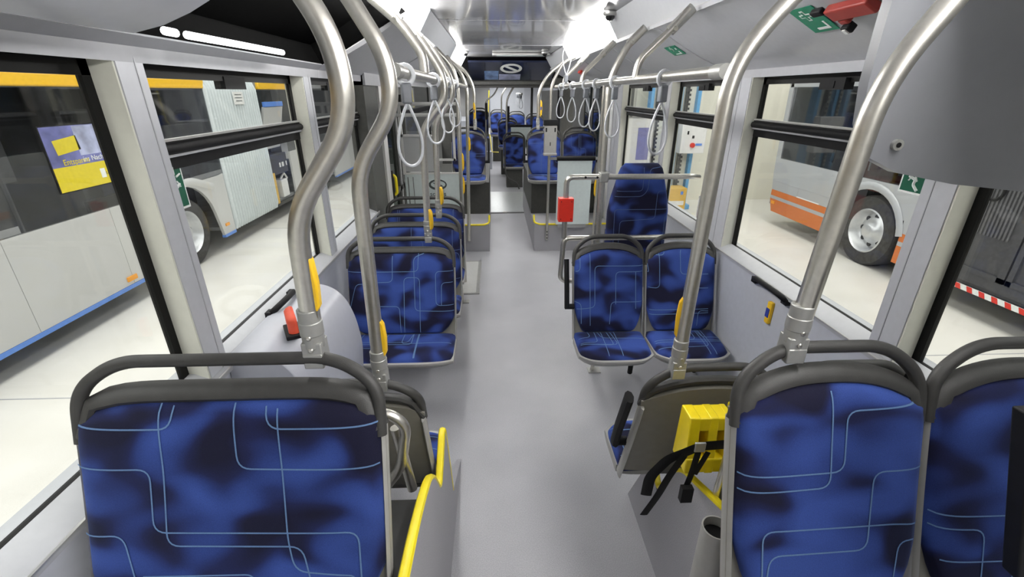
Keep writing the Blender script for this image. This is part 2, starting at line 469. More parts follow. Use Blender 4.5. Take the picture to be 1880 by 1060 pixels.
e = bpy.data.objects.new('window_9', None); COL.objects.link(e); e.location = (XL-.05, 5.6, 1.0); e['kind'] = 'structure'
mb('win').box((0, 0, 0), (.006, 2.3, .93)).build('glass', e)
mb('frit').box((-.01, 0, 0), (.01, .06, .93)).box((-.01, 2.24, 0), (.01, 2.3, .93)).box((-.01, 0, .6), (.02, 2.3, .66)).build('frame', e)

# ------------------------------------------------------------------ seats
def ribbons(bm_, lines, surf, clip, hw=.0021, off=.0016, m='line', r=.028):
    bm_.use(m)
    for L in lines:
        pts = fillet([(p[0], p[1], 0) for p in L], r, 5)
        dense = []
        for a, c in zip(pts[:-1], pts[1:]):
            n = max(1, int((c-a).length/.012))
            for k in range(n): dense.append(a.lerp(c, k/n))
        dense.append(pts[-1])
        run = []
        def flush():
            if len(run) > 1:
                rows = []
                for i, p in enumerate(run):
                    t = run[min(i+1, len(run)-1)]-run[max(i-1, 0)]
                    t = Vector((t.x, t.y)); 
                    if t.length < 1e-6: t = Vector((1, 0))
                    t.normalize(); nn = Vector((-t.y, t.x))*hw
                    rows.append([surf(p.x+nn.x, p.y+nn.y, off), surf(p.x-nn.x, p.y-nn.y, off)])
                bm_.grid(rows)
            run.clear()
        for p in dense:
            if clip(p.x, p.y): run.append(p)
            else: flush()
        flush()

def randlines(w, z0, z1, rng):
    out = []
    for k in range(5):
        x = rng.uniform(-w, w); x2 = rng.choice((-w*1.1, w*1.1, rng.uniform(-w, w)))
        za = rng.choice((z0-.02, z1+.02)); zb = rng.uniform(z0+.08, z1-.08)
        L = [(x, za), (x, zb), (x2, zb)]
        if abs(x2) < w: L.append((x2, z0-.02 if za > z1 else z1+.02))
        out.append(L)
    return out

LA1 = [[(-0.305, 0.896), (-0.106, 0.894), (-0.101, 0.977)] , [(-0.134, 0.978), (-0.128, 0.81), (-0.135, 0.643), (0.153, 0.632), (0.171, 0.54)] , [(-0.316, 0.81), (-0.157, 0.811), (-0.161, 0.673), (0.275, 0.657), (0.278, 0.536)] , [(0.022, 0.974), (0.028, 0.807), (0.351, 0.793)] , [(0.084, 0.973), (0.095, 0.89), (0.355, 0.884)] , [(0.112, 0.972), (0.121, 0.803), (0.123, 0.647), (0.135, 0.578), (0.263, 0.56), (0.267, 0.536)] , [(-0.334, 0.655), (-0.228, 0.669), (-0.206, 0.554)] , [(-0.192, 0.577), (0.042, 0.574), (0.055, 0.544)] ]
LB1 = [[(-0.242, 0.9), (-0.181, 0.901), (-0.186, 0.931)] , [(-0.229, 0.756), (0.016, 0.769), (0.014, 0.904), (0.207, 0.91)] , [(-0.228, 0.72), (-0.013, 0.734), (-0.018, 0.867), (-0.021, 0.957)] , [(-0.16, 0.522), (-0.162, 0.636), (0.149, 0.646), (0.241, 0.63)] , [(-0.15, 0.522), (-0.144, 0.581), (0.081, 0.589), (0.086, 0.767), (0.223, 0.768)] , [(0.147, 0.511), (0.157, 0.607), (0.244, 0.595)] ]
LA3 = [[(-0.334, 0.836), (0.108, 0.836), (0.117, 0.945)] , [(-0.167, 0.773), (-0.05, 0.776), (-0.042, 0.947)] , [(-0.007, 0.469), (-0.012, 0.63), (-0.152, 0.632)] , [(0.015, 0.469), (0.021, 0.801), (0.117, 0.8), (0.112, 0.467)] , [(0.357, 0.916), (0.084, 0.919), (0.084, 0.603), (0.343, 0.593)] , [(0.355, 0.833), (0.215, 0.835), (0.214, 0.632), (0.349, 0.63)] , [(0.353, 0.765), (0.25, 0.767), (0.247, 0.631)] , [(-0.319, 0.475), (-0.307, 0.837)] , [(-0.287, 0.474), (-0.274, 0.764), (-0.157, 0.767)] ]
LB3 = [[(-0.232, 0.822), (-0.184, 0.828), (-0.184, 0.975)] , [(-0.124, 0.975), (-0.12, 0.504)] , [(-0.232, 0.598), (-0.091, 0.614), (-0.093, 0.862), (0.202, 0.858)] , [(0.04, 0.631), (0.038, 0.825), (0.202, 0.823)] , [(0.002, 0.511), (0.011, 0.645), (0.206, 0.642)] , [(-0.232, 0.646), (-0.176, 0.639), (-0.176, 0.514)] , [(0.164, 0.824), (0.168, 0.601)] ]
LB3b = [[(-0.248, 0.814), (-0.209, 0.813), (-0.213, 0.952)] , [(-0.246, 0.726), (-0.143, 0.724), (-0.151, 0.97)] , [(-0.251, 0.92), (-0.115, 0.918), (-0.112, 0.969)] , [(0.163, 0.804), (-0.013, 0.806), (-0.019, 0.945), (0.059, 0.949)] , [(0.167, 0.72), (0.009, 0.722)] , [(-0.243, 0.591), (0.17, 0.594)] , [(-0.243, 0.563), (0.171, 0.57)] , [(0.098, 0.492), (0.106, 0.585), (0.171, 0.58)] ]

SEAT_ID = [0]
def seat(label, x, yb, zf, wide=False, face=1, lines=None, arm=0, leg=0, beam=0, group=None, detail=True, backmat='shellshade', dim=False):
    """yb: plane of the grab bar; zf: level the seat stands on; arm/leg/beam: -1 left, +1 right side (seat-local)"""
    i = SEAT_ID[0]; SEAT_ID[0] += 1
    rng = random.Random(100+i)
    fab = FAB[i % len(FAB)]
    t = thing('passenger_seat', label, 'seat', (x, yb, zf), 0 if face > 0 else PI, group)
    w = .328 if wide else .218
    ztc, drop, pw = (.940, .050, 6.5) if wide else (.955, .066, 2.5)
    zb0 = .452
    zt = lambda xx: ztc-drop*min(1, abs(xx)/w)**pw
    zbm = lambda xx: zb0+(.16 if not wide else .11)*max(0, (abs(xx)/w-.66)/.34)**2.2
    def yback(z):
        u = (z-.46)/.5
        return -.175+.155*u+.022*(u*(1-u))
    th = .034
    def edge(xx, z):
        a, c = zbm(xx), zt(xx)
        q = (2*(z-a)/max(1e-4, c-a)-1)
        return (max(0, 1-min(1, abs(xx)/w)**7)**.5)*(max(0, 1-min(1, abs(q))**9)**.5)
    def yfront(xx, z): return yback(z)-th*edge(xx, z)-.012*(1-(xx/w)**2)*0
    nx, nz = (26, 22) if detail else (14, 10)
    F, B = [], []
    for a in range(nx+1):
        s_ = -1+2*a/nx; xx = w*math.copysign(abs(s_)**.8, s_)
        fr, bk = [], []
        for c in range(nz+1):
            q = -1+2*c/nz; q = math.copysign(abs(q)**.8, q)
            z = zbm(xx)+(zt(xx)-zbm(xx))*(q+1)/2
            fr.append((xx, yfront(xx, z), z)); bk.append((xx, yback(z)+.012, z))
        F.append(fr); B.append(bk)
    p = mb(fab); p.slab(F, B)
    if lines is None: lines = randlines(w, zb0, ztc, rng)
    def ext(P):                                   # run the printed lines on to the seam
        a, z = P
        if abs(a) > .86*w: a = math.copysign(w*1.1, a)
        if z > ztc-.03: z = ztc+.06
        return (a, z)
    lines = [[ext(L[0])]+list(L[1:-1])+[ext(L[-1])] for L in lines]
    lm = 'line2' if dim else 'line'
    if detail:
        ribbons(p, lines, lambda a, z, o: (a, yfront(a, z)-o, z), lambda a, z: abs(a) < w*.997 and zbm(a)+.004 < z < zt(a)-.0015, m=lm, hw=.0017 if yb < 2 else .0018)
    p.build('backrest', t)
    # cushion
    def yf(xx): return -.475+(.03 if wide else .075)*(abs(xx)/w)**4.5
    yk = -.165
    def ztop(xx, y):
        q = (yk-y)/(yk-yf(xx)); q = max(0, min(1, q))
        e = (max(0, 1-min(1, abs(xx)/w)**8)**.5)*(max(0, 1-abs(2*q-1)**9)**.5)
        return .425+.032*e-.02*q**3+.006*(abs(xx)/w)**2
    F, B = [], []
    for a in range(nx+1):
        s_ = -1+2*a/nx; xx = w*math.copysign(abs(s_)**.8, s_)
        fr, bk = [], []
        for c in range(nz+1):
            q = -1+2*c/nz; q = (math.copysign(abs(q)**.8, q)+1)/2
            y = yk+(yf(xx)-yk)*q
            fr.append((xx, y, ztop(xx, y))); bk.append((xx, y, .418))
        F.append(fr); B.append(bk)
    p = mb(fab); p.slab(F, B)
    if detail:
        cl_ = []
        for k in range(5):
            xa = rng.uniform(-w, w); yy = rng.uniform(-.4, -.22)
            cl_.append([(xa, -.16), (xa+rng.uniform(-.03, .03), yy), (rng.choice((-1, 1))*w*1.1, yy+rng.uniform(-.02, .02))])
            if k % 2: cl_.append([(xa+.03, -.16), (xa+.03, -.5)])
        ribbons(p, cl_, lambda a, y, o: (a, y, ztop(a, y)+o), lambda a, y: abs(a) < w*.97 and yf(a)+.012 < y < yk-.004, m=lm)
    p.build('cushion', t)
    # plastic shell: back plate, side flanges, pan
    W = w+.006
    sm = mb('shell')
    nzs = 10
    F, B = [], []
    for a in range(13):
        xx = -W+2*W*a/12
        ztt = zt(max(-w, min(w, xx)))-.006; zbb = .44
        F.append([(xx, yback(zbb+(ztt-zbb)*c/nzs)+.010, zbb+(ztt-zbb)*c/nzs) for c in range(nzs+1)])
        B.append([(xx, yback(zbb+(ztt-zbb)*c/nzs)+.040-.012*(abs(xx)/W)**4, zbb+(ztt-zbb)*c/nzs) for c in range(nzs+1)])
    sm.use(backmat).slab(F, B)
    sm.use('shell')
    for sx in (-1, 1):
        zz = [.40+(zt(w)-.43)*c/8+.0 for c in range(9)]
        sm.tube([(sx*(w+.0), yback(z)+.022, z) for z in zz], .025, 8, ry=.007, up=(0, 1, 0))
    F, B = [], []
    for a in range(15):
        xx = -W+2*W*a/14
        yff = yf(max(-w, min(w, xx)))-.014
        fr, bk = [], []
        for c in range(9):
            y = -.20+(yff+.20)*c/8
            e = max(0, 1-(c/8)**8)**.5
            fr.append((xx, y, .420)); bk.append((xx, y, .420-.012-.046*max(.0, e)*(1-.5*(abs(xx)/W)**8)))
        F.append(fr); B.append(bk)
    sm.slab(F, B)
    sm.build('seat_shell', t)
    # charcoal rim and grab handle
    wk = w-.004
    rp = [(xx, yback(zt(min(w, abs(xx))))+.012, zt(min(w, abs(xx)))+.012) for xx in [-wk+2*wk*k/20 for k in range(21)]]
    rp = [(-wk+.004, yback(.85)+.012, zt(w)-.03)] + rp[1:-1] + [(wk-.004, yback(.85)+.012, zt(w)-.03)]
    r = mb('char'); r.tube(rp, .0155, 10, ry=.026, up=(0, 0, 1))
    r.build('top_rim', t)
    if wide: hp = [(-wk, -.045, .845), (-wk, -.012, .955), (-.235, .004, 1.018), (.235, .004, 1.018), (wk, -.012, .955), (wk, -.045, .845)]; rr = [0, .05, .13, .13, .05, 0]
    else: hp = [(-wk, -.042, .85), (-wk, -.012, .95), (-.125, .004, 1.026), (.125, .004, 1.026), (wk, -.012, .95), (wk, -.042, .85)]; rr = [0, .05, .14, .14, .05, 0]
    h = mb('char'); h.tube(fillet(hp, rr, 8), .0145, 12)
    h.build('grab_handle', t)
    if arm:
        xa = arm*(w+.045)
        a = mb('black'); a.tube([(xa, -.135, .60), (xa, -.105, .70), (xa, -.065, .80), (xa, -.03, .89)], .025, 8, ry=.016)
        a.tube([(arm*w, -.13, .61), (xa+arm*.012, -.13, .61)], .018, 10)
        a.build('armrest', t)
    if not detail:
        l = mb('darkpanel'); l.box((-w*.75, -.36, -.45 if zf > .3 else -.3), (w*.75, -.10, .372)); l.build('seat_base', t)
    if leg:
        l = mb('steel'); xl = leg*(w*.85 if wide else .025)
        l.tube([(xl, -.10, .38), (xl, .07, .006)], .013, 10); l.use('cast').box((xl-.028, .03, 0), (xl+.06, .10, .007))
        l.build('leg', t)
    if beam:
        l = mb('black'); l.tube([(beam*.03, -.30, .365), (beam*(w+.01), -.02, .10), (beam*(w+.015), .0, .02)], .018, 8)
        l.box((-w*.8, -.36, .355), (w*.8, -.14, .378))
        l.build('support_beam', t)
    return t

# left side (wide seats)
xa = -.587
seat('wide blue-patterned seat nearest the camera at bottom left, facing it', xa, .87, .30, True, 1, LA1, group='wide seats on the left')
seat('wide seat on the left facing away, its dark back just behind the nearest left seat', xa+.012, 1.215, 0, True, -1, group='wide seats on the left')
seat('wide blue seat on the left facing the grey sloping console, front one of the row', xa, 2.74, 0, True, 1, LA3, beam=-1, group='wide seats on the left')
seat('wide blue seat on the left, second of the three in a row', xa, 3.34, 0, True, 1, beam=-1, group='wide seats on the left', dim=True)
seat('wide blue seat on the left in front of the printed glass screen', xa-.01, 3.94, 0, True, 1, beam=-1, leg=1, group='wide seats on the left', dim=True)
# right side (single seats in pairs)
seat('blue-patterned single seat nearest on the right, beside the aisle', .757, .86, .30, False, 1, LB1, group='single seats on the right')
seat('blue-patterned seat at the lower right edge of the photo, beside the window', 1.212, .86, .30, False, 1, group='single seats on the right')
seat('single seat on the right facing away, its grey back behind the yellow wheel chocks', .715, 1.25, 0, False, -1, arm=1, group='single seats on the right')
seat('single window seat on the right facing away behind the nearest right pair', 1.178, 1.25, 0, False, -1, group='single seats on the right')
seat('blue single seat mid right beside the aisle with a folded black armrest', .708, 2.72, 0, False, 1, LB3, arm=-1, leg=-1, beam=1, group='single seats on the right')
seat('blue single seat mid right beside the window wall', 1.168, 2.72, 0, False, 1, LB3b, beam=1, group='single seats on the right')
# pedestal seats before the gangway
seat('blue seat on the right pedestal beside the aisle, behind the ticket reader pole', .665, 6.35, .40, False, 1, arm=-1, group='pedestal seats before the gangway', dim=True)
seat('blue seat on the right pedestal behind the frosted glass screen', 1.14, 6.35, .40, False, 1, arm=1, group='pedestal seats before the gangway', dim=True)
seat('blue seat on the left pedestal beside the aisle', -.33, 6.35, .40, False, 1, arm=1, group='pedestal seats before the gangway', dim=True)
# gangway and rear section
seat('small distant seat on the right in the gangway, left of the pedestal seats', .41, 9.7, .08, False, 1, detail=False, arm=1, group='distant seats in the rear section')
seat('distant rear seat left of the thin pole with a black pad, against the white wall', .14, 13.2, .40, False, 1, detail=False, group='distant seats in the rear section')
seat('distant rear seat behind the frosted panel, left one of its pair', .61, 13.0, .36, False, 1, detail=False, group='distant seats in the rear section')
seat('distant rear seat behind the frosted panel, right one of its pair', 1.05, 12.4, .33, False, 1, detail=False, group='distant seats in the rear section')
seat('distant seat turned beside the pole in the gangway, narrow in view', .33, 11.3, .28, False, 1, detail=False, group='distant seats in the rear section')
seat('distant seat far left seen between the left poles', -.33, 11.0, .50, False, 1, detail=False, group='distant seats in the rear section')

# tall padded backrest of the wheelchair bay
t = thing('wheelchair_backrest', 'tall tapered blue patterned backrest behind the mid right seats and steel rail', 'backrest', (1.05, 3.25, 0), group=None)
def xlr(z):
    K = [(.45, .235, .235), (.85, .222, .225), (1.05, .222, .222), (1.15, .205, .205), (1.25, .178, .178), (1.32, .160, .160), (1.36, .145, .145), (1.388, .115, .115)]
    for (z0, a0, b0), (z1, a1, b1) in zip(K[:-1], K[1:]):
        if z <= z1:
            q = max(0, (z-z0)/(z1-z0)); return a0+(a1-a0)*q
    return .115
F, B = [], []
for c in range(31):
    q = c/30; z = .45+(1.388-.45)*q; W = xlr(z); 
    F.append([(W*s, -.055*(max(0, 1-abs(s)**6)**.5)*(max(0, 1-abs(2*q-1)**14)**.5)+.03*q, z) for s in [-1+2*k/18 for k in range(19)]])
    B.append([(W*s, .035+.03*q, z) for s in [-1+2*k/18 for k in range(19)]])
p = mb(FAB[2]); p.slab(F, B)
def wy(a, z, o):
    q = (z-.45)/.938; s = a/xlr(z)
    return (a, -.055*(max(0, 1-min(1, abs(s))**6)**.5)*(max(0, 1-abs(2*q-1)**14)**.5)+.03*q-o-.001, z)
LB4 = [[(.0, 1.392), (.0, 1.207), (-.253, 1.204)], [(.12, 1.37), (.043, 1.36), (.037, 1.211), (-.0, 1.169), (-.24, 1.166)], [(-.173, .60), (-.186, 1.076), (.23, 1.076)], [(-.142, .60), (-.143, .992), (.11, 1.007), (.11, 1.206), (.23, 1.207)], [(.19, .6), (.186, 1.024), (.23, 1.037)]]
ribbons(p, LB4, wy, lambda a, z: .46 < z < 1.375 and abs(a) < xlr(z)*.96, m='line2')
p.build('padded_board', t)
b = mb('char'); b.box((-.22, .03, .0), (-.16, .08, .9)); b.box((.16, .03, .0), (.22, .08, .9)); b.build('support_frame', t)

# ------------------------------------------------------------------ stainless poles
def button(parent, x, y, z, yaw=0., h=.13, blue=True):
    b = mb('yelbtn')
    prof = []
    R = Matrix.Rotation(yaw, 3, 'Z')
    pts = [(-.018, -h/2), (-.018, h/2), (-.008, h/2), (.003, h*.36), (.006, 0), (.003, -h*.36), (-.008, -h/2)]
    vs = []
    for (px, pz) in pts:
        for s in (-1, 1): vs.append(Vector((x, y, z))+R @ Vector((px+.027, s*.0105, pz)))
    n = len(pts)
    fs = [tuple(2*k for k in range(n)), tuple(2*k+1 for k in range(n))[::-1]] + [(2*k, 2*((k+1) % n), 2*((k+1) % n)+1, 2*k+1) for k in range(n)]
    b.add(vs, fs)
    if blue:
        b.use('btnblue'); c = Vector((x, y, z))+R @ Vector((.022, 0, 0)); b.box(c-Vector((.009, .0125, .02)), c+Vector((.009, .0125, .02)), rot=R)
    return lab(b.build('stop_button', parent, bevel=.004), 'yellow stop button')
def clamp(parent, x, y, z, h=.11):
    b = mb('cast')
    b.tube([(x, y, z+.02), (x, y, z+h)], .0235, 14); b.tube([(x, y, z+h*.45), (x, y, z+h*.75)], .025, 14)
    b.box((x-.0215, y-.021, z-.012), (x+.0215, y+.021, z+.035)); 
    b.box((x-.021, y-.023, z-.026), (x+.021, y+.023, z+.01))
    for k in (-.01, .02): b.use('steel').tube([(x, y-.021, z+k+.03), (x, y-.026, z+k+.03)], .006, 8); b.use('cast')
    return b.build('clamp', parent, bevel=.005)
PR = .0205
def pole(label, pts, rad, r=PR, clampat=None, buttons=(), bracket=None, group='stainless grab poles', pad=None):
    base = Vector(pts[0])
    t = thing('grab_pole', label, 'pole', base, group=group)
    q = [Vector(p)-base for p in pts]
    mb('steel').tube(fillet(q, rad, 8), r, 16).build('tube', t)
    if clampat: clamp(t, 0, 0, 0)
    for (bx, by, bz, yaw, hh, bl) in buttons: button(t, bx-base.x, by-base.y, bz-base.z, yaw, hh, bl)
    if bracket:
        a, c = Vector(bracket[0])-base, Vector(bracket[1])-base
        b = mb('cast'); b.tube([a, c], .024, 8, ry=.016); mid = a.lerp(c, .2); b.use('steel').tube([mid, mid+Vector((0, -.03, -.012))], .009, 8)
        b.build('ceiling_bracket', t)
    return t
# left: joggled poles clamped on the seat handles
def lpole(label, y, xb, z0, xi, btn=None, z1=1.655, z2=1.82):
    pts = [(xb, y, z0), (xb+.01, y, z1), (xi, y, z2), (xi-.004, y, 1.93), (xi-.11, y, 2.11), (CX-.72, y, 2.205)]
    return pole(label, pts, [0, .07, .07, .11, .12, 0], clampat=True, buttons=btn or (), bracket=(pts[-2], pts[-1]))
lpole('thick bent pole rising from the nearest left seat handle, leftmost pole', .885, -.397, 1.322, -.262, [(-.398, .885, 1.49, .0, .14, False)], 1.63, 1.80)
lpole('bent pole rising from the handle of the left seat that faces away', 1.215, -.362, 1.022, -.247, [(-.362, 1.215, 1.175, 0., .13, False)], 1.665, 1.815)
lpole('bent pole clamped on the front seat of the left row', 2.745, -.412, 1.022, -.263, [(-.405, 2.745, 1.14, -.6, .13, False)])
lpole('bent pole clamped on the second seat of the left row', 3.345, -.412, 1.022, -.272, [(-.40, 3.345, 1.16, -.6, .13, False)])
pole('straight pole with two yellow buttons beside the printed glass screen', [(-.325, 4.5, .0), (-.318, 4.5, 1.93), (-.36, 4.5, 2.07), (CX-.72, 4.5, 2.205)], [0, .1, .1, 0],
     buttons=[(-.318, 4.5, 1.24, 0, .17, False), (-.320, 4.5, 1.02, 0, .17, False)])
pole('straight pole ending on the left pedestal front with one yellow button', [(-.325, 5.500, .15), (-.283, 5.500, 1.9), (-.36, 5.500, 2.08), (CX-.72, 5.500, 2.205)], [0, .1, .1, 0], buttons=[(-.297, 5.46, 1.31, 0, .15, False)])
pole('pole with a yellow card box rising from the left pedestal seat', [(-.24, 6.36, 1.425), (-.24, 6.36, 1.9), (-.32, 6.36, 2.08), (CX-.72, 6.36, 2.205)], [0, .1, .1, 0], clampat=True, buttons=[(-.26, 6.34, 1.63, -.5, .20, True)])
pole('short brace from the left rail up to the ceiling slot near the dark hatch', [(-.294, 2.2, 1.93), (-.297, 2.2, 2.0), (-.38, 2.2, 2.12), (CX-.72, 2.2, 2.21)], [0, .08, .1, 0], bracket=((-.38, 2.2, 2.12), (CX-.715, 2.2, 2.21)), group='ceiling braces')
# right
pole('thick pole rising from the nearest right seat handle in front of the grey cab panel', [(.66, .865, 1.322), (.69, .865, 1.87), (.79, .865, 2.02), (.90, .865, 2.205)], [0, .12, .1, 0], clampat=True)
pole('pole rising from the right seat handle that faces away, curving to the ceiling', [(.585, 1.245, 1.022), (.597, 1.245, 1.91), (.71, 1.245, 2.06), (.90, 1.245, 2.205)], [0, .14, .1, 0], clampat=True, buttons=[(.590, 1.245, 1.205, PI-.4, .15, False)])
for y, x, s in ((2.38, .68, 'first slanted brace from the right rail to the ceiling, nearest the camera'), (3.9, .695, 'slanted brace from the right rail to the ceiling, below the green sign'), (5.0, .71, 'slanted brace from the right rail next to the upturned strap loop')):
    pole(s, [(x, y, 1.915), (x+.01, y, 1.99), (x+.15, y, 2.12), (x+.22, y, 2.20)], [0, .08, .05, 0], r=.017, bracket=((x+.14, y, 2.11), (x+.235, y, 2.205)), group='ceiling braces')
pole('tall straight pole from the floor beside the wheelchair backrest, curving to the ceiling', [(.735, 3.12, 0), (.728, 3.12, 1.93), (.83, 3.12, 2.12), (.915, 3.12, 2.205)], [0, .12, .05, 0], bracket=((.83, 3.12, 2.12), (.925, 3.12, 2.21)))
pole('pole rising from the right pedestal seat with a yellow card box', [(.585, 6.36, 1.425), (.585, 6.36, 1.86), (.70, 6.36, 2.06), (.90, 6.36, 2.205)], [0, .12, .1, 0], clampat=True, buttons=[(.60, 6.33, 1.66, -.3, .20, True)])
# handrails
def rail(label, x, y0, y1, z):
    t = thing('handrail', label, 'handrail', (x, y0, z), group='overhead handrails')
    mb('steel').tube([(0, 0, 0), (0, y1-y0, 0)], .0185, 16).build('tube', t)
    mb('cast').tube([(0, -.03, 0), (0, .045, 0)], .0225, 14).build('end_joint', t)
rail('overhead steel rail on the right carrying the grey strap loops', .69, 1.50, 5.45, 1.908)
rail('overhead steel rail on the left between the bent poles', -.29, 1.52, 5.46, 1.910)
# floor-standing guard rail in front of the wheelchair backrest
t = thing('guard_rail', 'steel tube guard rail with a red box in front of the wheelchair backrest', 'guard rail', (.487, 3.10, 0))
S = lambda *P: [(p[0]-.487, p[1], p[2]) for p in P]
b = mb('steel')
b.tube(fillet(S((.487, 0, .905), (.487, 0, 1.328), (1.36, 0, 1.328), (1.42, .08, 1.31)), .05), .0185, 14)
b.tube(fillet(S((1.41, 0, .902), (.487, 0, .902), (.470, 0, .58), (.74, 0, .56)), .05), .0185, 14)
b.build('tube', t)
b = mb('red'); b.box((-.05, -.04, 1.03), (.05, .03, 1.19)); 
for z in (1.05, 1.17):
    for x in (-.035, .035): b.use('black').tube([(x, -.04, z), (x, -.043, z)], .004, 6)
lab(b.build('button_box', t, bevel=.006), 'red box on the rail post')
b = mb('black')
for x in (.61, .69): b.tube([(x-.487, -.017, 1.328), (x-.487, -.022, 1.328)], .008, 8)
b.build('rail_plug', t)
b = mb('cast'); b.box((.735-.487-.03, -.03, 1.295), (.735-.487+.03, .04, 1.36)); b.build('joint', t, bevel=.008)

# ticket reader on its pole, frosted screen
t = thing('validator_pole', 'grey ticket reader on a thin pole in front of the right pedestal', 'ticket reader', (.645, 5.495, .15))
b = mb('steel'); b.tube(fillet([(0, 0, 0), (0, 0, 1.78), (.12, 0, 2.0), (.25, 0, 2.05)], .1), .0165, 12); b.use('black')
for z in (.03, .07, .11): b.tube([(0, -.016, z), (0, -.02, z)], .008, 8)
b.build('tube', t)
b = mb('shell'); b.box((-.072, -.075, 1.055), (.072, -.02, 1.36)); b.box((-.078, -.09, 1.03), (.078, -.02, 1.062)); b.build('reader_plate', t, bevel=.008)
b = mb('black'); b.box((-.08, -.08, 1.36), (.08, -.015, 1.42))
for x in (-.05, .05): b.box((x-.008, -.078, 1.29), (x+.008, -.074, 1.335))
b.box((-.006, -.078, 1.14), (.004, -.074, 1.18)); b.build('reader_cap', t, bevel=.006)
t = thing('glass_screen', 'tall frosted glass screen with black top roll in front of the right pedestal seats', 'screen', (.95, 5.46, .30))
b = mb('frost'); b.box((-.205, -.006, .06), (.20, .006, .82)); b.build('pane', t)
b = mb('black'); b.tube([(-.22, 0, .845), (.23, 0, .845)], .028, 12); b.build('top_roll', t)
b = mb('alu'); b.box((-.18, -.012, .02), (.17, .012, .055)); b.box((-.3, -.008, .83), (-.2, .008, .86)); b.box((.2, -.008, .83), (.28, .008, .86)); b.build('bracket', t)
pole('short post right of the frosted screen with a yellow button', [(1.22, 5.46, 0), (1.225, 5.46, 1.93)], 0, r=.0165, buttons=[(1.222, 5.46, .80, PI, .20, False)])

# printed glass screen by the left door
t = thing('glass_screen', 'pale glass screen printed with a round logo beside the left door', 'screen', (-.585, 4.52, .55))
b = mb('frost'); b.box((-.275, -.006, .0), (.265, .006, .575)); b.build('pane', t)
b = mb('logo'); n = 28
def ringpts(rx, rz, cx, cz): return [(cx+rx*math.cos(2*PI*k/n), -.008, cz+rz*math.sin(2*PI*k/n)) for k in range(n)]
cx, cz = .035, .475
o1, i1 = ringpts(.088, .052, cx, cz), ringpts(.070, .034, cx+.004, cz+.003)
b.add(o1+i1, [(k, (k+1) % n, n+(k+1) % n, n+k) for k in range(n)])
b.add([(cx-.055, -.0082, cz+.022), (cx+.02, -.0082, cz+.008), (cx+.065, -.0082, cz-.024), (cx-.01, -.0082, cz-.006)], [(0, 1, 2, 3)])
lo = b.build('logo_print', t)
join_into(lo, text('solaris', .062, basis((1, 0, 0), (0, 0, 1), (cx, -.0085, .385)), 'logo', 'lettering'))
b = mb('mesh'); b.box((-.275, -.004, .60), (.02, .004, .92)); b.build('film_panel', t)
b = mb('lightgrey'); b.box((-.285, -.012, .575), (.265, .012, .59)); b.box((-.285, -.012, .59), (-.262, .012, 1.22)); b.box((.02, -.012, .60), (.045, .012, 1.22)); b.box((-.285, -.012, .92), (.045, .012, .94))
b.box((.045, -.01, .70), (.22, .01, .72)); b.box((.20, -.01, .70), (.222, .01, 1.1))
b.build('frame', t)
b = mb('lightgrey'); b.tube([(-.33, 0, 1.205), (.27, 0, 1.205)], .016, 10); b.tube([(-.33, 0, 1.11), (.27, 0, 1.11)], .016, 10); b.build('top_rail', t)
b = mb('jamb'); b.box((-.25, -.009, .05), (-.243, -.006, .55)); b.box((-.20, -.009, .05), (-.195, -.006, .55)); b.build('divider', t)

# hanging straps
def strap(label, x, y, z, rz, ln=.21, flip=False):
    t = thing('hanging_strap', label, 'strap', (x, y, z), rz, group='grey hanging straps')
    sg = 1 if flip else -1
    b = mb('strap'); b.tube([(.028*math.cos(a), 0, .028*math.sin(a)+(sg*.006)) for a in [2*PI*k/16 for k in range(16)]], .007, 8, closed=True, ry=.009); b.build('band', t)
    b = mb('clip'); b.box((-.017, -.014, min(sg*.03, sg*.095)), (.017, .014, max(sg*.03, sg*.095))); b.build('clip', t, bevel=.006)
    pts = []
    z0 = sg*.09; 
    for k in range(33):
        a = k/32*2*PI
        rr = .056*math.sin(a)*(math.sin(a/2)**1.1)
        pts.append((rr, 0, z0+sg*ln*(1-math.cos(a))/2))
    b = mb('strap'); b.tube(pts, .0052, 8); b.build('loop', t)
for (y, rz, l) in ((2.0, .25, 'largest strap loop on the right rail, nearest the camera'), (2.80, .1, 'second strap loop on the right rail, beside the tall straight pole'), (3.30, .35, 'third strap loop from the front on the right rail'),
                   (3.68, .15, 'fourth strap loop from the front on the right rail'), (4.30, .3, 'fifth strap loop from the front on the right rail'), (5.02, .1, 'last strap loop hanging on the right rail, by the ticket reader pole')):
    strap(l, .69, y, 1.908, rz)
strap('strap loop flipped upwards above the right rail', .69, 4.72, 1.908, .2, .24, True)
for (y, rz, l) in ((1.68, .4, 'largest strap loop on the left rail, nearest the camera'), (2.46, .3, 'second strap loop on the left rail, beside the bent pole'), (3.15, .4, 'third strap loop on the left rail'), (3.75, .2, 'last strap loop on the left rail')):
    strap(l, -.29, y, 1.910, rz)

# ------------------------------------------------------------------ wheel arches near the camera
def arch(sg, label, prof, x_in, x_out, z_floor):
    t = thing('wheel_arch_box', label, 'wheel arch', (x_in, .0, 0))
    poly = [(Y0+.1, 0)] + [(1.68 if sg > 0 else 1.95, 0)] + prof + [(Y0+.1, prof[-1][1])]
    b = mb('arch'); w = .022*sg
    b.prism(poly, 'x', 0, w); b.build('side_panel', t)
    b = mb('yellow'); b.tube([(w*.5, p[0], p[1]) for p in fillet([(p[0], p[1], 0) for p in prof], .05)], .010, 8, ry=.0135, up=(0, 0, 1)); lab(b.build('edge_trim', t), 'yellow edge trim')
    X1 = x_out-x_in-sg*.02
    b = mb('floor'); b.box((min(w, X1), Y0+.1, 0), (max(w, X1), 1.0, z_floor)); b.box((min(w, X1), 1.0, 0), (max(w, X1), 1.22, z_floor-.14)); b.build('platform', t)
    return t
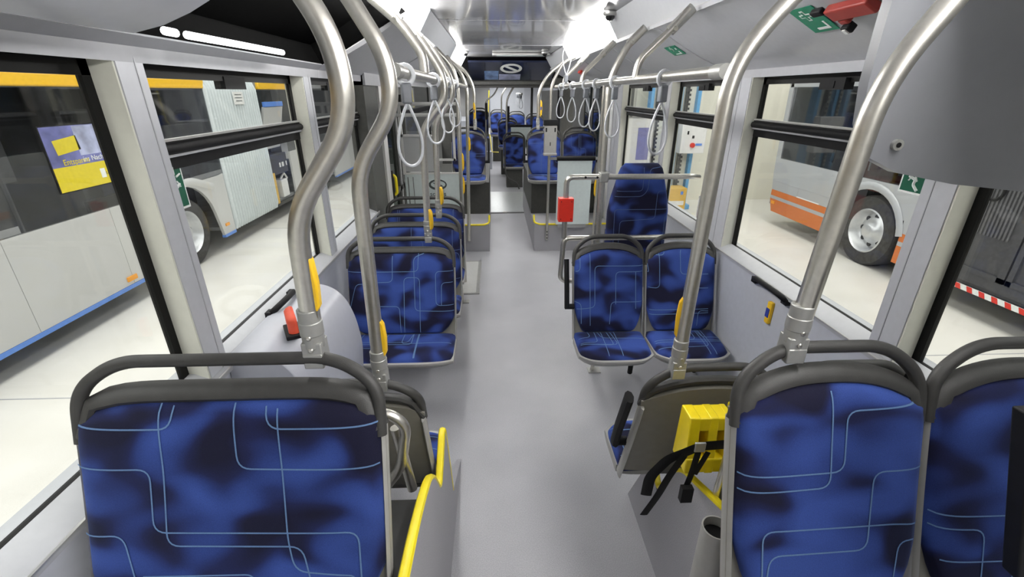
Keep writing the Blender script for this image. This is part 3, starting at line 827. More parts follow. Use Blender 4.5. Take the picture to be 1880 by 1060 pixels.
profL = [(1.55, .20), (1.435, .645), (1.40, .645), (1.23, .545), (1.18, .63), (1.12, .72), (1.05, .775), (.95, .81), (.83, .838), (.68, .855), (.2, .87)]
tl = arch(-1, 'grey wheel arch box with yellow edge on the left of the aisle', [(1.95, .02)] and profL, -.205, XL, .62)
b = mb('mat'); b.prism([(.97, .60), (.97, .785), (.3, .855), (.3, .60)], 'x', -.024, -.12); b.build('step_mat', tl)
profR = [(1.47, .43), (1.44, .41), (1.375, .350), (1.31, .47), (1.255, .575), (1.20, .627), (1.13, .655), (1.05, .69), (.88, .765), (.5, .80)]
tr = arch(1, 'grey wheel arch box with yellow edge on the right of the aisle', profR, .645, XR, .60)
b = mb('mat'); b.prism([(1.08, .60), (1.03, .69), (.88, .757), (.3, .78), (.3, .60)], 'x', .03, .12); b.build('step_mat', tr)

# steel loops behind the near seats
t = thing('grab_loop', 'bent steel grab loop behind the nearest left seat', 'grab rail', (-.30, 1.05, .71))
b = mb('steel'); b.tube(fillet([(-.12, 0, .32), (.0, 0, .315), (.04, .0, .27), (.012, 0, .12), (-.05, 0, .03), (-.12, 0, .0)], .04), .0155, 12); b.tube([(.0, .03, .24), (.03, .03, .0)], .0155, 12); b.build('tube', t)
t = thing('grab_loop', 'steel grab loop beside the yellow wheel chocks, mostly behind the nearest right seat', 'grab rail', (.70, 1.02, .62))
b = mb('steel'); b.tube(fillet([(.12, 0, .36), (.0, 0, .35), (-.02, 0, .30), (-.03, 0, .0)], .04), .0145, 12); b.build('tube', t)

# yellow wheel chocks with strap
def chock(label, x, y, z):
    t = thing('wheel_chock', label, 'wheel chock', (x, y, z), group='yellow wheel chocks')
    b = mb('chock')
    # wedge seen from its ribbed face, standing on end, with two slots
    P = [(-.045, 0), (.06, 0), (.05, .195), (-.02, .195)]
    for (x0, x1) in ((-.068, -.034), (-.006, .022), (.048, .068)): b.prism(P, 'x', x0, x1)
    b.box((-.0675, -.042, .001), (.0675, .0545, .055)); b.box((-.0675, -.021, .145), (.0675, .0495, .1935))
    b.use('boxyel').box((-.066, .02, .05), (.066, .05, .15)); b.use('chock')
    return b.build('wedge_body', t, bevel=.004)
chock('yellow slotted wheel chock strapped on the right wheel arch, behind the nearest right seat', .648, 1.11, .752)
chock('second yellow wheel chock half hidden behind the strapped one', .80, 1.12, .752)
t = thing('fastening_strap', 'black webbing strap with metal buckle around the yellow wheel chocks', 'strap', (.610, 1.06, .672))
def web(b, pts, w, up):
    b.tube(fillet(pts, .03), w, 8, ry=.0022, up=up)
b = mb('black')
web(b, [(.11, -.025, .226), (-.02, -.03, .222), (-.06, -.03, .20), (-.10, -.02, .17), (-.14, .0, .08), (-.135, .02, -.02)], .017, (0, 0, 1))
web(b, [(-.06, -.03, .19), (-.10, -.04, .12), (-.12, -.03, .03), (-.15, -.02, -.06)], .015, (0, 0, 1))
web(b, [(-.02, -.03, .20), (-.03, -.035, .12), (-.035, -.03, .07)], .010, (1, 0, 0))
web(b, [(.01, -.03, .20), (-.02, -.035, .12)], .009, (1, 0, 0))
b.box((-.055, -.05, .02), (-.02, -.03, .075))
b.build('webbing', t)
b = mb('alu'); b.box((-.035, -.036, .205), (-.003, -.028, .238)); b.build('buckle', t, bevel=.002)

# open grey tube and black straps by the near right seat
t = thing('umbrella_tube', 'open-topped grey plastic tube hanging by the nearest right seat', 'holder', (.560, .82, .42))
b = mb('shell'); b.lathe([(.031, 0), (.037, 0), (.037, .40), (.033, .40), (.031, .02), (.0, .02)], (0, 0, 0), n=28); b.build('tube', t)
b = mb('black'); b.lathe([(.032, .372), (.0, .372)], (0, 0, 0), n=20); b.build('depth_shade', t); b = mb('cast'); b.box((.03, -.02, .06), (.087, .02, .10)); b.build('bracket', t)  # black disc stands in for the shade down the tube
b = mb('char'); b.tube(fillet([(.045, -.02, .40), (.06, -.03, .30), (.07, -.04, .15), (.07, -.05, 0)], .05), .012, 10); b.build('strap', t)

# grey sloping console on the left wall between the facing seats
t = thing('sloping_console', 'light grey sloping cover on the left wall between the facing seats', 'cover', (XL, 1.45, 0))
prof = [(0, .975), (.05, .99), (.133, .985), (.19, .955), (.235, .895), (.265, .80), (.28, .66), (.265, .50), (.24, .36), (0, .36)]
b = mb('console'); pr = [tuple(p) for p in fillet([(p[0], p[1], 0) for p in prof], .05)]
b.prism([(p[0], p[1]) for p in pr], 'y', 0, .66); b.build('cover', t, bevel=.006)
t = thing('emergency_hammer', 'red and black emergency tool on the grey sloping cover', 'hammer', (-.80, 1.62, .985))
b = mb('redor'); R = Matrix.Rotation(.5, 3, 'Z'); b.tube([R @ p for p in fillet([(.0, -.05, .0), (.0, -.05, .075), (.0, .055, .075), (.0, .055, .0)], .015)], .012, 8, ry=.02); b.build('handle', t)
b = mb('black'); b.box((-.03, -.075, 0), (.03, .045, .018), rot=R, piv=(0, 0, 0)); b.build('holder', t, bevel=.004)

# black grab handles on the window ledges
def ledge_handle(label, x, y, z, sg, ln=.24):
    b = mb('black')
    b.tube(fillet([(x, y, z-.03), (x-sg*.035, y+.0, z), (x-sg*.05, y+.06, z+.012), (x-sg*.035, y+ln-.04, z), (x, y+ln, z-.03)], .03), .013, 10)
    b.box((x-.012, y-.02, z-.045), (x+.012, y+.02, z-.015)); b.box((x-.012, y+ln-.02, z-.045), (x+.012, y+ln+.02, z-.015))
    tag(b.build('ledge_handle', loc=(x, y, z-.045)), label, 'handle', 'black handles on the window ledges')
ledge_handle('black grab handle on the left window ledge by the sloping cover', XL+.006, 1.80, 1.005, -1, .22)
ledge_handle('black grab handle on the right wall beside a small yellow button', XR-.015, 1.97, .945, 1, .28)
ledge_handle('black grab handle on the right ledge behind the nearest right seat', XR-.015, 1.05, .975, 1, .24)
t = thing('stop_button', 'small yellow and blue stop button on the right side wall', 'button', (XR-.012, 2.08, .80))
b = mb('yelbtn'); b.box((-.006, -.018, -.06), (.014, .018, .06)); b.build('case', t, bevel=.005); b = mb('btnblue'); b.box((-.011, -.013, -.025), (-.005, .013, .025)); b.build('push_button', t, bevel=.002)

# cab panel top right
t = thing('cab_panel', 'large grey curved panel hanging from the ceiling at top right', 'panel', (1.14, 1.12, 1.62))
o2 = [(-.20, .82), (-.262, .70), (-.285, .58), (-.287, .25), (-.275, .16), (-.235, .085), (-.15, .048), (.0, .02), (.30, -.012), (.30, .82)]
b = mb('cab'); nn = [tuple(p) for p in fillet([(p[0], p[1], 0) for p in o2], .03, 5)]
def yb_(z): return -.012-.10*max(0, (z-.38)/.44)**1.6
F, B = [], []
import bisect
zs = [-.012+.832*k/24 for k in range(25)]
def lx(z):
    pts = [(.02, -.0), (.048, -.15), (.085, -.235), (.16, -.275), (.25, -.287), (.58, -.285), (.70, -.262), (.82, -.20)]
    if z < .02: return .30-(.30)*max(0, (z+.012)/.032)
    for (z0, a), (z1, c) in zip(pts[:-1], pts[1:]):
        if z <= z1: return a+(c-a)*(z-z0)/(z1-z0)
    return -.2
zs = [-.011, -.004, .004, .012, .02, .03, .048, .066, .085, .11, .135, .16, .2, .25] + [.25+.57*k/16 for k in range(1, 17)]
for z in zs:
    a = lx(z); F.append([(a+(.30-a)*k/6, yb_(z), z) for k in range(7)]); B.append([(a+(.30-a)*k/6, yb_(z)+.03, z) for k in range(7)])
b.slab(F, B); b.build('panel_face', t)
b = mb('cast'); b.tube([(-.178, -.012, .115), (-.178, -.022, .115)], .013, 14); b.use('black').tube([(-.178, -.022, .115), (-.178, -.0235, .115)], .006, 10); b.build('lock', t)
# black partition edge at the right border
t = thing('cab_partition', 'black partition edge at the right border of the photo', 'partition', (.95, .49, .5))
b = mb('black'); b.prism([(-.060, .575), (.35, .52), (.35, .93), (-.20, .93)], 'y', 0, .03)
b.build('board', t, bevel=.004)

# open hatch at upper left
t = thing('open_ceiling_hatch', 'open black ceiling hatch at upper left with a glowing white tube inside', 'hatch', (-.85, 1.2, 2.0))
C = lambda x, y, z: (x+.85, y-1.2, z-2.0)
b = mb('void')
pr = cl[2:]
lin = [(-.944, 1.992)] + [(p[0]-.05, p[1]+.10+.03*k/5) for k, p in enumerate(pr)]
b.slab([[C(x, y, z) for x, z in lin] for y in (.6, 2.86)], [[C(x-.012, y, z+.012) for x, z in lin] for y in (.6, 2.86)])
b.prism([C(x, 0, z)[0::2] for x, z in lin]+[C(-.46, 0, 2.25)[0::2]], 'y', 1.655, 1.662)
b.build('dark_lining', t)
b = mb('tube'); b.tube([C(-.90, 1.57, 2.006), C(-.90, 2.24, 2.008)], .011, 10); b.tube([C(-.90, 1.47, 2.006), C(-.90, 1.52, 2.006)], .011, 10); lab(b.build('glow_tube', t), 'glowing white tube')  # white bar in the hatch, built as a glowing tube with a gap
b = mb('clip')
b.tube(fillet([C(-.62, 1.35, 2.15), C(-.60, 1.30, 2.10), C(-.64, 1.28, 2.06), C(-.60, 1.26, 2.10)], .02), .006, 6)
b.use('frost').box(C(-.64, 1.27, 2.06), C(-.60, 1.31, 2.10)); b.build('wiring', t)
# right-hand edge of the hatch opening (cove panel cut on a slant)
t = thing('hatch_cover', 'light grey hatch cover folded down at the top left corner', 'hatch cover', (-.8, .9, 2.0))
D = lambda x, y, z: (x+.8, y-.9, z-2.0)
F, B = [], []
pf = [(-.90, 1.985), (-.80, 1.972), (-.73, 1.988), (-.667, 2.012), (-.62, 2.035), (-.56, 2.085), (-.50, 2.17), (-.48, 2.22)]
for y in (.25, .6, .9, 1.1, 1.18, 1.2):
    k = .0 if y < 1.15 else .0
    F.append([D(p[0], y, p[1]+k) for p in pf]); B.append([D(p[0], y, p[1]+.02+k) for p in pf])
b = mb('console'); b.slab(F, B); b.build('cover', t, bevel=.006)

# signs in the right cove
def on_cove(y, f, sg=1, off=.004):
    pr = cove_profile(sg)[4:]; k = f*(len(pr)-1); i = min(int(k), len(pr)-2); q = k-i
    p = Vector(pr[i]).lerp(Vector(pr[i+1]), q); tg = (Vector(pr[i+1])-Vector(pr[i])).normalized()
    n = Vector((tg.y, -tg.x)); n = n if n.y < 0 else -n
    p = p+n*off
    return Vector((p.x, y, p.y)), Vector((tg.x, 0, tg.y)), Vector((n.x, 0, n.y))
def firstaid(label, y0, y1, f, ln):
    P, tg, n = on_cove((y0+y1)/2, f)
    W = (y1-y0); t = None
    mtx = Matrix((Vector((0, -1, 0)), tg, n)).transposed().to_4x4(); mtx.translation = P
    b = mb('green')
    def q(x0, y0_, x1, y1_, d): b.add([mtx @ Vector(v) for v in ((x0, y0_, d), (x1, y0_, d), (x1, y1_, d), (x0, y1_, d), (x0, y0_, d-.002), (x1, y0_, d-.002), (x1, y1_, d-.002), (x0, y1_, d-.002))], [(0, 1, 2, 3), (4, 7, 6, 5), (0, 4, 5, 1), (1, 5, 6, 2), (2, 6, 7, 3), (3, 7, 4, 0)])
    q(-W/2, -ln/2, W/2, ln/2, 0)
    b.use('signwhite')
    s = min(W, ln); cx, cy = -W*.08, ln*.2
    q(cx-s*.07, cy-s*.22, cx+s*.07, cy+s*.22, .001); q(cx-s*.22, cy-s*.07, cx+s*.22, cy+s*.07, .0012)
    b.use('green'); q(cx-s*.035, cy-s*.17, cx+s*.035, cy+s*.17, .002); q(cx-s*.17, cy-s*.035, cx+s*.17, cy+s*.035, .0022)
    b.use('signwhite'); q(-W*.2, -ln*.40, W*.32, -ln*.32, .001); q(W*.24, -ln*.40, W*.32, -ln*.1, .0012); q(W*.25, ln*.1, W*.33, ln*.25, .001)
    tag(b.build('first_aid_sign', loc=P), label, 'sign', 'green signs in the right cove')
firstaid('large green first-aid sign with white cross beside the red hammer, upper right', 1.775, 1.905, .26, .14)
firstaid('small green sign with white symbol in the right cove beyond the first brace', 3.10, 3.28, .27, .09)
P, tg, n = on_cove(1.64, .30, off=.0)
t = thing('emergency_hammer', 'red emergency hammer in a holder in the right cove beside the cab panel', 'hammer', P)
mtx = Matrix((Vector((0, -1, 0)), tg, n)).transposed()
def hb(b, a, c): 
    x0, y0, z0 = a; x1, y1, z1 = c
    b.add([mtx @ Vector(v) for v in ((x0,y0,z0),(x1,y0,z0),(x1,y1,z0),(x0,y1,z0),(x0,y0,z1),(x1,y0,z1),(x1,y1,z1),(x0,y1,z1))], [(0,3,2,1),(4,5,6,7),(0,1,5,4),(1,2,6,5),(2,3,7,6),(3,0,4,7)]); return b
b = mb('redshade'); hb(b, (-.07, -.02, .0), (.12, .035, .03)); hb(b, (-.06, -.045, .004), (-.02, -.02, .028)); b.build('hammer_body', t, bevel=.006)
b = mb('black'); hb(b, (-.06, -.075, .012), (-.025, -.045, .04)); hb(b, (-.13, .02, .01), (-.075, .045, .03)); b.build('metal_tip', t, bevel=.005)
b = mb('signwhite'); hb(b, (-.05, -.07, .04), (-.035, -.05, .044)); b.build('tip_mark', t)
t = thing('emergency_hammer', 'tiny red emergency hammer in the right cove near the upturned strap loop', 'hammer', on_cove(6.4, .3)[0])
b = mb('red'); hb(b, (-.09, -.03, .0), (.09, .03, .03)); b.build('hammer_body', t, bevel=.004)
# stickers on the panes
def sticker(label, x, y0, y1, z0, z1, sg):
    t = thing('pane_sticker', label, 'sticker', (x, y0, z0), group='green emergency stickers on the panes')
    b = mb('signwhite'); b.box((-.0015, 0, 0), (.0015, y1-y0, z1-z0)); b.build('border', t, bevel=.001)
    b = mb('darkgreen'); b.box((-.003, .008, .008), (.003, y1-y0-.008, z1-z0-.008)); b.build('field', t)
    W, H = y1-y0, z1-z0
    b = mb('signwhite'); s = -sg*.0035
    for k in range(5):
        a = k*2*PI/5+.3; b.tube([(s, W*.55+.008*math.cos(a), H*.62+.012*math.sin(a)), (s, W*.55+.03*math.cos(a), H*.62+.036*math.sin(a))], .003, 5)
    b.tube(fillet([(s, W*.3, H*.12), (s, W*.5, H*.28), (s, W*.45, H*.42), (s, W*.7, H*.5)], .01), .005, 5); b.build('symbol', t)
sticker('green emergency sticker on the left pane beside the first pillar', XL-GL+.006, 1.50, 1.60, 1.49, 1.655, -1)
sticker('green emergency sticker on the right pane below the cab panel', XR+GL-.006, 1.53, 1.645, 1.515, 1.635, 1)

# dome cameras
def dome(label, x, y):
    t = thing('dome_camera', label, 'camera', (x, y, CZ), group='small ceiling dome cameras')
    mb('alu').lathe([(0, -.004), (.05, -.006), (.05, -.02), (.038, -.03), (.0, -.03)], (0, 0, 0), n=20).build('base', t)
    mb('blackgl').lathe([(.034, -.028), (.032, -.045), (.02, -.058), (.0, -.062)], (0, 0, 0), n=20).build('dome', t)
dome('shiny dome camera on the ceiling at upper right, nearest the camera', .84, 3.72)
dome('small dome camera near the gangway, left one', -.38, 7.2)
dome('small dome camera near the gangway, right one', .74, 7.2)
t = thing('ceiling_lamp', 'flat rectangular lamp on the ceiling just before the dark gangway', 'light', (.42, 7.55, CZ))
mb('alu').box((-.42, -.12, -.03), (.42, .12, -.002)).build('frame', t, bevel=.006); mb('frost').box((-.36, -.09, -.036), (.36, .09, -.03)).build('cover', t)

# ------------------------------------------------------------------ pedestals in front of the gangway
def pedestal(label, x0, x1, inner):
    t = thing('seat_pedestal', label, 'pedestal', ((x0+x1)/2, 5.52, 0), group='seat pedestals')
    h = (x1-x0)/2
    b = mb('arch'); b.prism([(0, 0), (2.35, 0), (2.35, .47), (2.1, .36), (.0, .345)], 'x', -h, h); b.build('step', t)
    b = mb('darkpanel'); b.box((-h+.0, .55, .34), (h, 2.3, .765)); b.build('seat_box', t)
    sg = 1 if inner > 0 else -1
    b = mb('yellow'); b.tube(fillet([(-sg*h, .0, .345), (sg*(h-.06), .0, .345), (sg*h, .04, .36), (sg*h, .10, .44)], .03), .012, 8); lab(b.build('edge_trim', t), 'yellow edge trim'); return t
pedestal('grey seat pedestal with dark box and yellow edge right of the aisle', .49, XR-.002, -1)
pedestal('grey seat pedestal with dark box and yellow edge left of the aisle', XL+.002, -.07, 1)
t = thing('door_ramp', 'framed light metal ramp plate set in the floor by the left door', 'ramp', (-.55, 4.2, 0))
mb('lightgrey').box((-.40, .0, .0), (.375, .95, .006)).build('plate', t); b = mb('alu')
b.box((.35, 0, .0), (.385, .96, .010)); b.box((-.4, -.02, 0), (.385, .01, .010)); b.box((-.4, .93, 0), (.385, .96, .010)); b.build('frame', t)

# ------------------------------------------------------------------ gangway and rear section
b = mb('jamb'); b.box((-.07, 7.5, -.12), (.49, 7.56, .008)); b.use('steel').box((.14, 7.515, .008), (.2, 7.55, .02)); struct(b.build('floor_joint'))
b = mb('plate'); b.prism([(7.56, .004), (8.9, .08), (8.9, -.1), (7.56, -.1)], 'x', XL, XR); struct(b.build('floor_turntable'))
b = mb('floor'); b.box((XL, 8.9, -.1), (XR, 12.2, .08)); b.prism([(12.2, .08), (16, .35), (16, -.1), (12.2, -.1)], 'x', XL, XR); struct(b.build('floor_rear'))
b = mb('blackgl'); b.prism([(8.3, 2.38), (9.0, 2.09), (9.0, 2.14), (8.3, 2.44)], 'x', XL+.1, XR-.1); struct(b.build('ceiling_gangway'))
b = mb('jamb'); b.box((XL-.05, 9.0, 1.98), (XR+.05, 9.06, 2.10)); b.box((XL-.05, 9.0, -.1), (-.62, 9.06, 2.1)); b.box((1.24, 9., -.1), (XR+.05, 9.06, 2.1)); b.use('char').box((XL, 9.06, 1.93), (XR, 9.12, 2.0)); struct(b.build('trim_21'))
for sg, nm in ((-1, 'wall_left_bellows'), (1, 'wall_right_bellows')):
    b = mb('bellowdark'); rows = []
    x = CX+sg*1.2
    for k in range(25): rows.append([(x-sg*(.06 if k % 2 else 0.), 9.06+k*.06, z) for z in (-.1, 2.1)])
    b.grid(rows); struct(b.build(nm))
b = mb('lightgrey'); b.box((XL, 9.06, 2.11), (XR, 16, 2.16)); struct(b.build('ceiling_rear'))
b = mb('jamb'); b.box((.80, 10.5, .0), (.85, 10.55, 2.1)); b.box((XL, 10.5, 2.03), (XR, 10.56, 2.12)); struct(b.build('trim_22'))
b = mb('rearwall'); b.box((-.09, 14.6, .2), (.92, 14.7, 2.2)); b.use('wall').box((.92, 14.6, 0), (XR, 14.7, 2.2)); struct(b.build('wall_back'))
b = mb('wall'); b.box((XR, 10.5, -.1), (XR+.08, 14.7, .95)); b.box((XR, 10.5, 1.9), (XR+.08, 14.7, 2.2)); struct(b.build('wall_right_rear'))
b = mb('wall'); b.box((XL-.08, 10.5, -.1), (XL, 14.7, 1.2)); b.box((XL-.08, 10.5, 1.9), (XL, 14.7, 2.2)); struct(b.build('wall_left_back'))
b = mb('hallgrey'); b.box((XL, 14.6, 1.0), (-.10, 14.7, 2.2)); struct(b.build('wall_back_left'))
t = thing('engine_tower', 'grey stepped engine cover edged in yellow at the far left of the rear section', 'cover', (-.25, 12.0, 0))
b = mb('wall'); b.box((-.7, .0, .08), (.16, 2.5, .88)); b.box((-.7, -.25, .08), (.2, 0, .50)); b.box((-.7, .1, .88), (.0, 2.5, 1.20)); b.build('steps', t)
b = mb('yellow'); b.tube([(.155, .08, 1.9), (.12, .06, 1.22), (-.01, .0, 1.10), (-.01, -.01, .90), (.16, -.01, .885), (.205, -.26, .50), (.37, -.26, .49)], .011, 6); b.tube([(.43, -.26, .77), (.48, -.26, .55)], .011, 6); lab(b.build('edge_trim', t), 'yellow edge trim')
t = thing('glass_screen', 'small frosted screen with black top roll in the gangway', 'screen', (.57, 9.85, .9))
mb('frost').box((-.215, -.005, -.1), (.19, .005, .30)).build('pane', t); mb('alu').box((-.20, -.004, -.82), (-.17, .004, -.1)).box((.15, -.004, -.82), (.18, .004, -.1)).build('post', t); mb('black').tube([(-.24, 0, .325), (.22, 0, .325)], .024, 10).build('top_roll', t)
pole('distant pole with black pad in the gangway, left of the small screen', [(.26, 9.8, .08), (.27, 9.8, 1.72), (.40, 9.8, 1.95), (.55, 9.8, 2.05)], [0, .1, .1, 0], r=.018)
tag(mb('black').box((.285, 9.77, 1.30), (.325, 9.81, 1.60)).build('pole_pad', loc=(.3, 9.79, 1.3)), 'black foam pad on the distant pole left of the small screen', 'pad')
pole('distant white pole in the rear section before the white wall', [(.20, 11.8, .08), (.20, 11.8, 1.80), (.35, 11.8, 2.0), (.45, 11.8, 2.08)], [0, .1, .1, 0], r=.018)
pole('distant bent pole at the far left of the gangway with a black pad', [(-.16, 9.8, .08), (-.15, 9.8, 1.70), (.02, 9.8, 1.80), (.15, 9.8, 2.05)], [0, .08, .1, 0], r=.014)
tag(mb('black').box((-.155, 9.77, 1.35), (-.115, 9.81, 1.66)).build('pole_pad', loc=(-.14, 9.79, 1.35)), 'black foam pad on the far left gangway pole', 'pad')
t = thing('handrail', 'low curved dark handrail in the gangway beside the aisle', 'handrail', (.215, 9.15, .08))
mb('char').tube(fillet([(0, 0, .9), (.0, 0, .33), (.05, 0, .22), (.24, 0, .12), (.28, 0, 0)], .08), .014, 8).build('tube', t)
rail('distant overhead rail in the rear section with small straps', .62, 10.7, 13.2, 1.82)
for k, (y, l) in enumerate(((11.0, 'distant dark strap loop in the rear section, nearest of three'), (11.8, 'distant pale strap loop in the rear section, middle of three'), (12.6, 'distant pale strap loop in the rear section, farthest of three'))): strap(l, .62, y, 1.82, .2)
# reflection in the gangway ceiling, built as a solid plate with painted picture
t = thing('screen_reflection', 'painted reflection of a dark screen with a white ring logo below the gangway ceiling', 'screen', (.32, 8.62, 2.205))
MS = basis((1, 0, 0), (0, -.924, .383), (0, 0, 0)).to_3x3()
def spt(x, y, d): return MS @ Vector((x, y, d))
def plate(b, x0, x1, y0, y1, d0, d1):
    b.add([spt(x, y, d) for d in (d0, d1) for (x, y) in ((x0, y0), (x1, y0), (x1, y1), (x0, y1))], [(0, 3, 2, 1), (4, 5, 6, 7), (0, 1, 5, 4), (1, 2, 6, 5), (2, 3, 7, 6), (3, 0, 4, 7)])
b = mb('screen'); plate(b, -.72, .72, -.33, .33, 0, .03); b.build('panel', t)
b = mb('reflblue'); plate(b, -.46, -.22, -.30, .02, .03, .032); b.use('posterc'); plate(b, -.21, .16, -.31, -.10, .03, .032); b.build('picture', t)
b = mb('signwhite'); n = 28; cx, cy = -.01, .12
o1 = [spt(cx+.185*math.cos(2*PI*k/n), cy+.17*math.sin(2*PI*k/n), .034) for k in range(n)]; i1 = [spt(cx+.135*math.cos(2*PI*k/n), cy+.10*math.sin(2*PI*k/n), .034) for k in range(n)]
b.add(o1+i1, [(k, (k+1) % n, n+(k+1) % n, n+k) for k in range(n)]); b.add([spt(cx-.13, cy+.07, .0345), spt(cx-.06, cy+.09, .0345), spt(cx+.13, cy-.07, .0345), spt(cx+.06, cy-.09, .0345)], [(0, 1, 2, 3)])
b.build('ring_logo', t)

# ------------------------------------------------------------------ hall outside
G = -.33
b = mb('hallfloor'); b.box((-22, -14, G-.1), (20, 40, G)); struct(b.build('floor_hall'))
b = mb('header')
for x0, x1, y in ((-4, -1.4, 3.05), (1.8, 4.9, 3.4), (-4., -1.4, 7.9)): b.box((x0, y, G), (x1, y+.012, G+.0015))
struct(b.build('floor_seams'))
b = mb('cream'); b.box((2.9, 9.9, G), (18, 10.1, 6)); struct(b.build('wall_hall_right'))
b = mb('hallgrey'); b.box((-22, 30, G), (20, 30.2, 7)); struct(b.build('wall_hall_back'))
b = mb('hallgrey'); b.box((-15.2, -14, G), (-15, 30, 7)); struct(b.build('wall_hall_left'))
b = mb('hallgrey'); b.box((18, -14, G), (18.2, 30, 7)); struct(b.build('wall_hall_side'))
b = mb('hallgrey'); b.box((-15, -14.2, G), (18, -14, 7)); struct(b.build('wall_hall_front'))

def wheel(parent, x, y, z, sg, r=.46):
    b = mb('tyre'); w = -sg
    b.lathe([(r*.60, w*.30), (r*.90, w*.30), (r, w*.26), (r, w*.04), (r*.96, w*.005), (r*.82, -w*.012), (r*.63, w*.0)], (x, y, z), 'x', 48)
    ty = b.build('tyre', parent)
    b = mb('rim'); b.lathe([(r*.63, 0), (r*.60, -w*.012), (r*.56, w*.02), (r*.52, w*.10), (r*.47, w*.12), (r*.40, w*.115), (r*.24, w*.05), (r*.20, w*.02), (r*.15, w*.01), (0, w*.01)], (x, y, z), 'x', 40)
    rm = b.build('wheel_rim', parent)
    b = mb('rimdark')
    for k in range(8):
        a = 2*PI*k/8; c = (y+r*.40*math.cos(a), z+r*.40*math.sin(a)); b.tube([(x+w*.125, c[0], c[1]), (x+w*.105, c[0], c[1])], r*.07, 10)
    b.build('wheel_hole', rm); return ty

def archpts(yc, zc, r, n=14, a0=0, a1=PI): return [(yc+r*math.cos(a0+(a1-a0)*k/n), zc+r*math.sin(a0+(a1-a0)*k/n)) for k in range(n+1)]

# left articulated bus
LXF = -4.0
t = thing('parked_bus', 'silver articulated bus with blue skirt and yellow roof band parked on the left', 'bus', (LXF, 6, G))
o = Vector(t.location)
def LB(b, name, **k): 
    ob = b.build(name, None, loc=o, **k); ob.location = (0, 0, 0); ob.parent = t; return ob
def side(b, poly): b.prism(poly, 'x', LXF-.04, LXF)
b = mb('busgrey')
side(b, [(-8, -.09), (2.2, -.09), (2.2, .745), (-8, .745)])
for (y0, y1) in ((2.205, 3.70), (3.705, 4.845), (4.85, 5.16)): side(b, [(y0, -.09), (y1, -.09), (y1, .745), (y0, .745)])
a = archpts(6.05, .13, .60)
side(b, [(5.165, .745), (5.165, .6)] + [(y, z) for (y, z) in a[::-1] if z > .2 and y > 5.3] + [(6.72, -.1), (7.02, -.1), (7.02, .76), (6.9, .745)])
side(b, [(8.62, .90), (9.45, .90), (9.45, 1.6), (8.62, 1.6)][0:0] or [(9.46, -.09), (10.75, -.09), (10.75, .79), (9.46, .79)])
a2 = archpts(11.35, .13, .58)
side(b, [(10.755, .79), (10.755, .3)] + a2[::-1][3:] + [(11.95, -.1), (14.6, -.1), (14.6, .79)])
LB(b, 'body_panel')
b = mb('busgrey'); pp = fillet([(LXF+.0, 5.35, .52), (LXF+.005, 5.75, .74), (LXF+.005, 6.25, .78), (LXF+.0, 6.72, .62)], .12); b.tube(pp, .05, 6, ry=.02, up=(0, 0, 1)); LB(b, 'arch_lip')
b = mb('bluestripe')
for (y0, y1) in ((-8, 5.16), (6.72, 7.02), (9.46, 10.7), (12, 14.6)): b.box((LXF-.05, y0, -.135), (LXF+.004, y1, -.092))
LB(b, 'blue_skirt')
b = mb('busglass')
for (y0, y1) in ((-8, 2.2), (2.22, 5.2), (5.22, 7.05), (9.46, 14.6)): b.box((LXF-.02, y0, .75), (LXF-.008, y1, 1.90))
LB(b, 'window_band')
b = mb('busyellow')
for (y0, y1) in ((-8, 5.15), (5.25, 7.1), (8.7, 10.2)): b.box((LXF-.5, y0, 1.90), (LXF+.0, y1, 2.03))
LB(b, 'yellow_roof_band', bevel=.015)
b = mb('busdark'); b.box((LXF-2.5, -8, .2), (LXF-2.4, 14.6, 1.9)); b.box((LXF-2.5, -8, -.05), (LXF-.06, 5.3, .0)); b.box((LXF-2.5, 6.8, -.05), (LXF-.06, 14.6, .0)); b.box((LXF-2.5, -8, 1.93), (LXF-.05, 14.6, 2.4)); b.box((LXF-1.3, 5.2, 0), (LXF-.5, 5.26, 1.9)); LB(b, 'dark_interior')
for (y, z0, z1) in ((3.2, .1, 1.9), (3.9, .1, 1.9), (4.6, .1, 1.9), (6.1, .5, 1.9), (6.7, .5, 1.9)):
    b = mb('rim'); b.tube([(LXF-.7, y, z0), (LXF-.7, y+.0, z1)], .02, 6); LB(b, 'inside_pole')
b = mb('rim'); b.tube([(LXF-.7, 2, 1.65), (LXF-.7, 7, 1.65)], .02, 6); LB(b, 'inside_rail')
for (y, c) in ((3.3, 'btnblue'), (4.0, 'redfabric'), (6.3, 'btnblue'), (6.8, 'wall')):
    b = mb(c); b.box((LXF-1.2, y, .35), (LXF-.75, y+.1, 1.0)); b.box((LXF-1.2, y-.35, .35), (LXF-.75, y, .5)); LB(b, 'inside_seat')
b = mb('lightgrey'); b.box((LXF-1.0, 4.75, 1.0), (LXF-.95, 5.0, 1.85)); b.box((LXF-1.4, 6.5, 1.45), (LXF-1.35, 6.8, 1.65)); LB(b, 'inside_panel')
wheel(t, 0-.06, 6.05-6, .13-G, 1)
wheel(t, 0-.06, 11.35-6, .13-G, 1)
b = mb('bellows'); rows = []
NR = 20
for k in range(NR*6+1):
    y = 7.05+k*(1.5/(NR*6)); d = .05*abs(math.sin(PI*k/6))**.55
    rows.append([(LXF-.05+d, y, -.10), (LXF-.02+d, y, .0), (LXF-.02+d, y, 1.9), (LXF-.08+d, y, 2.05)])
b.grid(rows); LB(b, 'bellows')
b = mb('paper'); b.box((LXF+.036, 7.72, 1.68), (LXF+.042, 8.02, 1.86)); nb = LB(b, 'notice_sheet')
b = mb('logo')
for k, w_ in enumerate((.20, .22, .18)): b.box((LXF+.0425, 7.87-w_/2, 1.815-k*.045), (LXF+.0435, 7.87+w_/2, 1.825-k*.045))
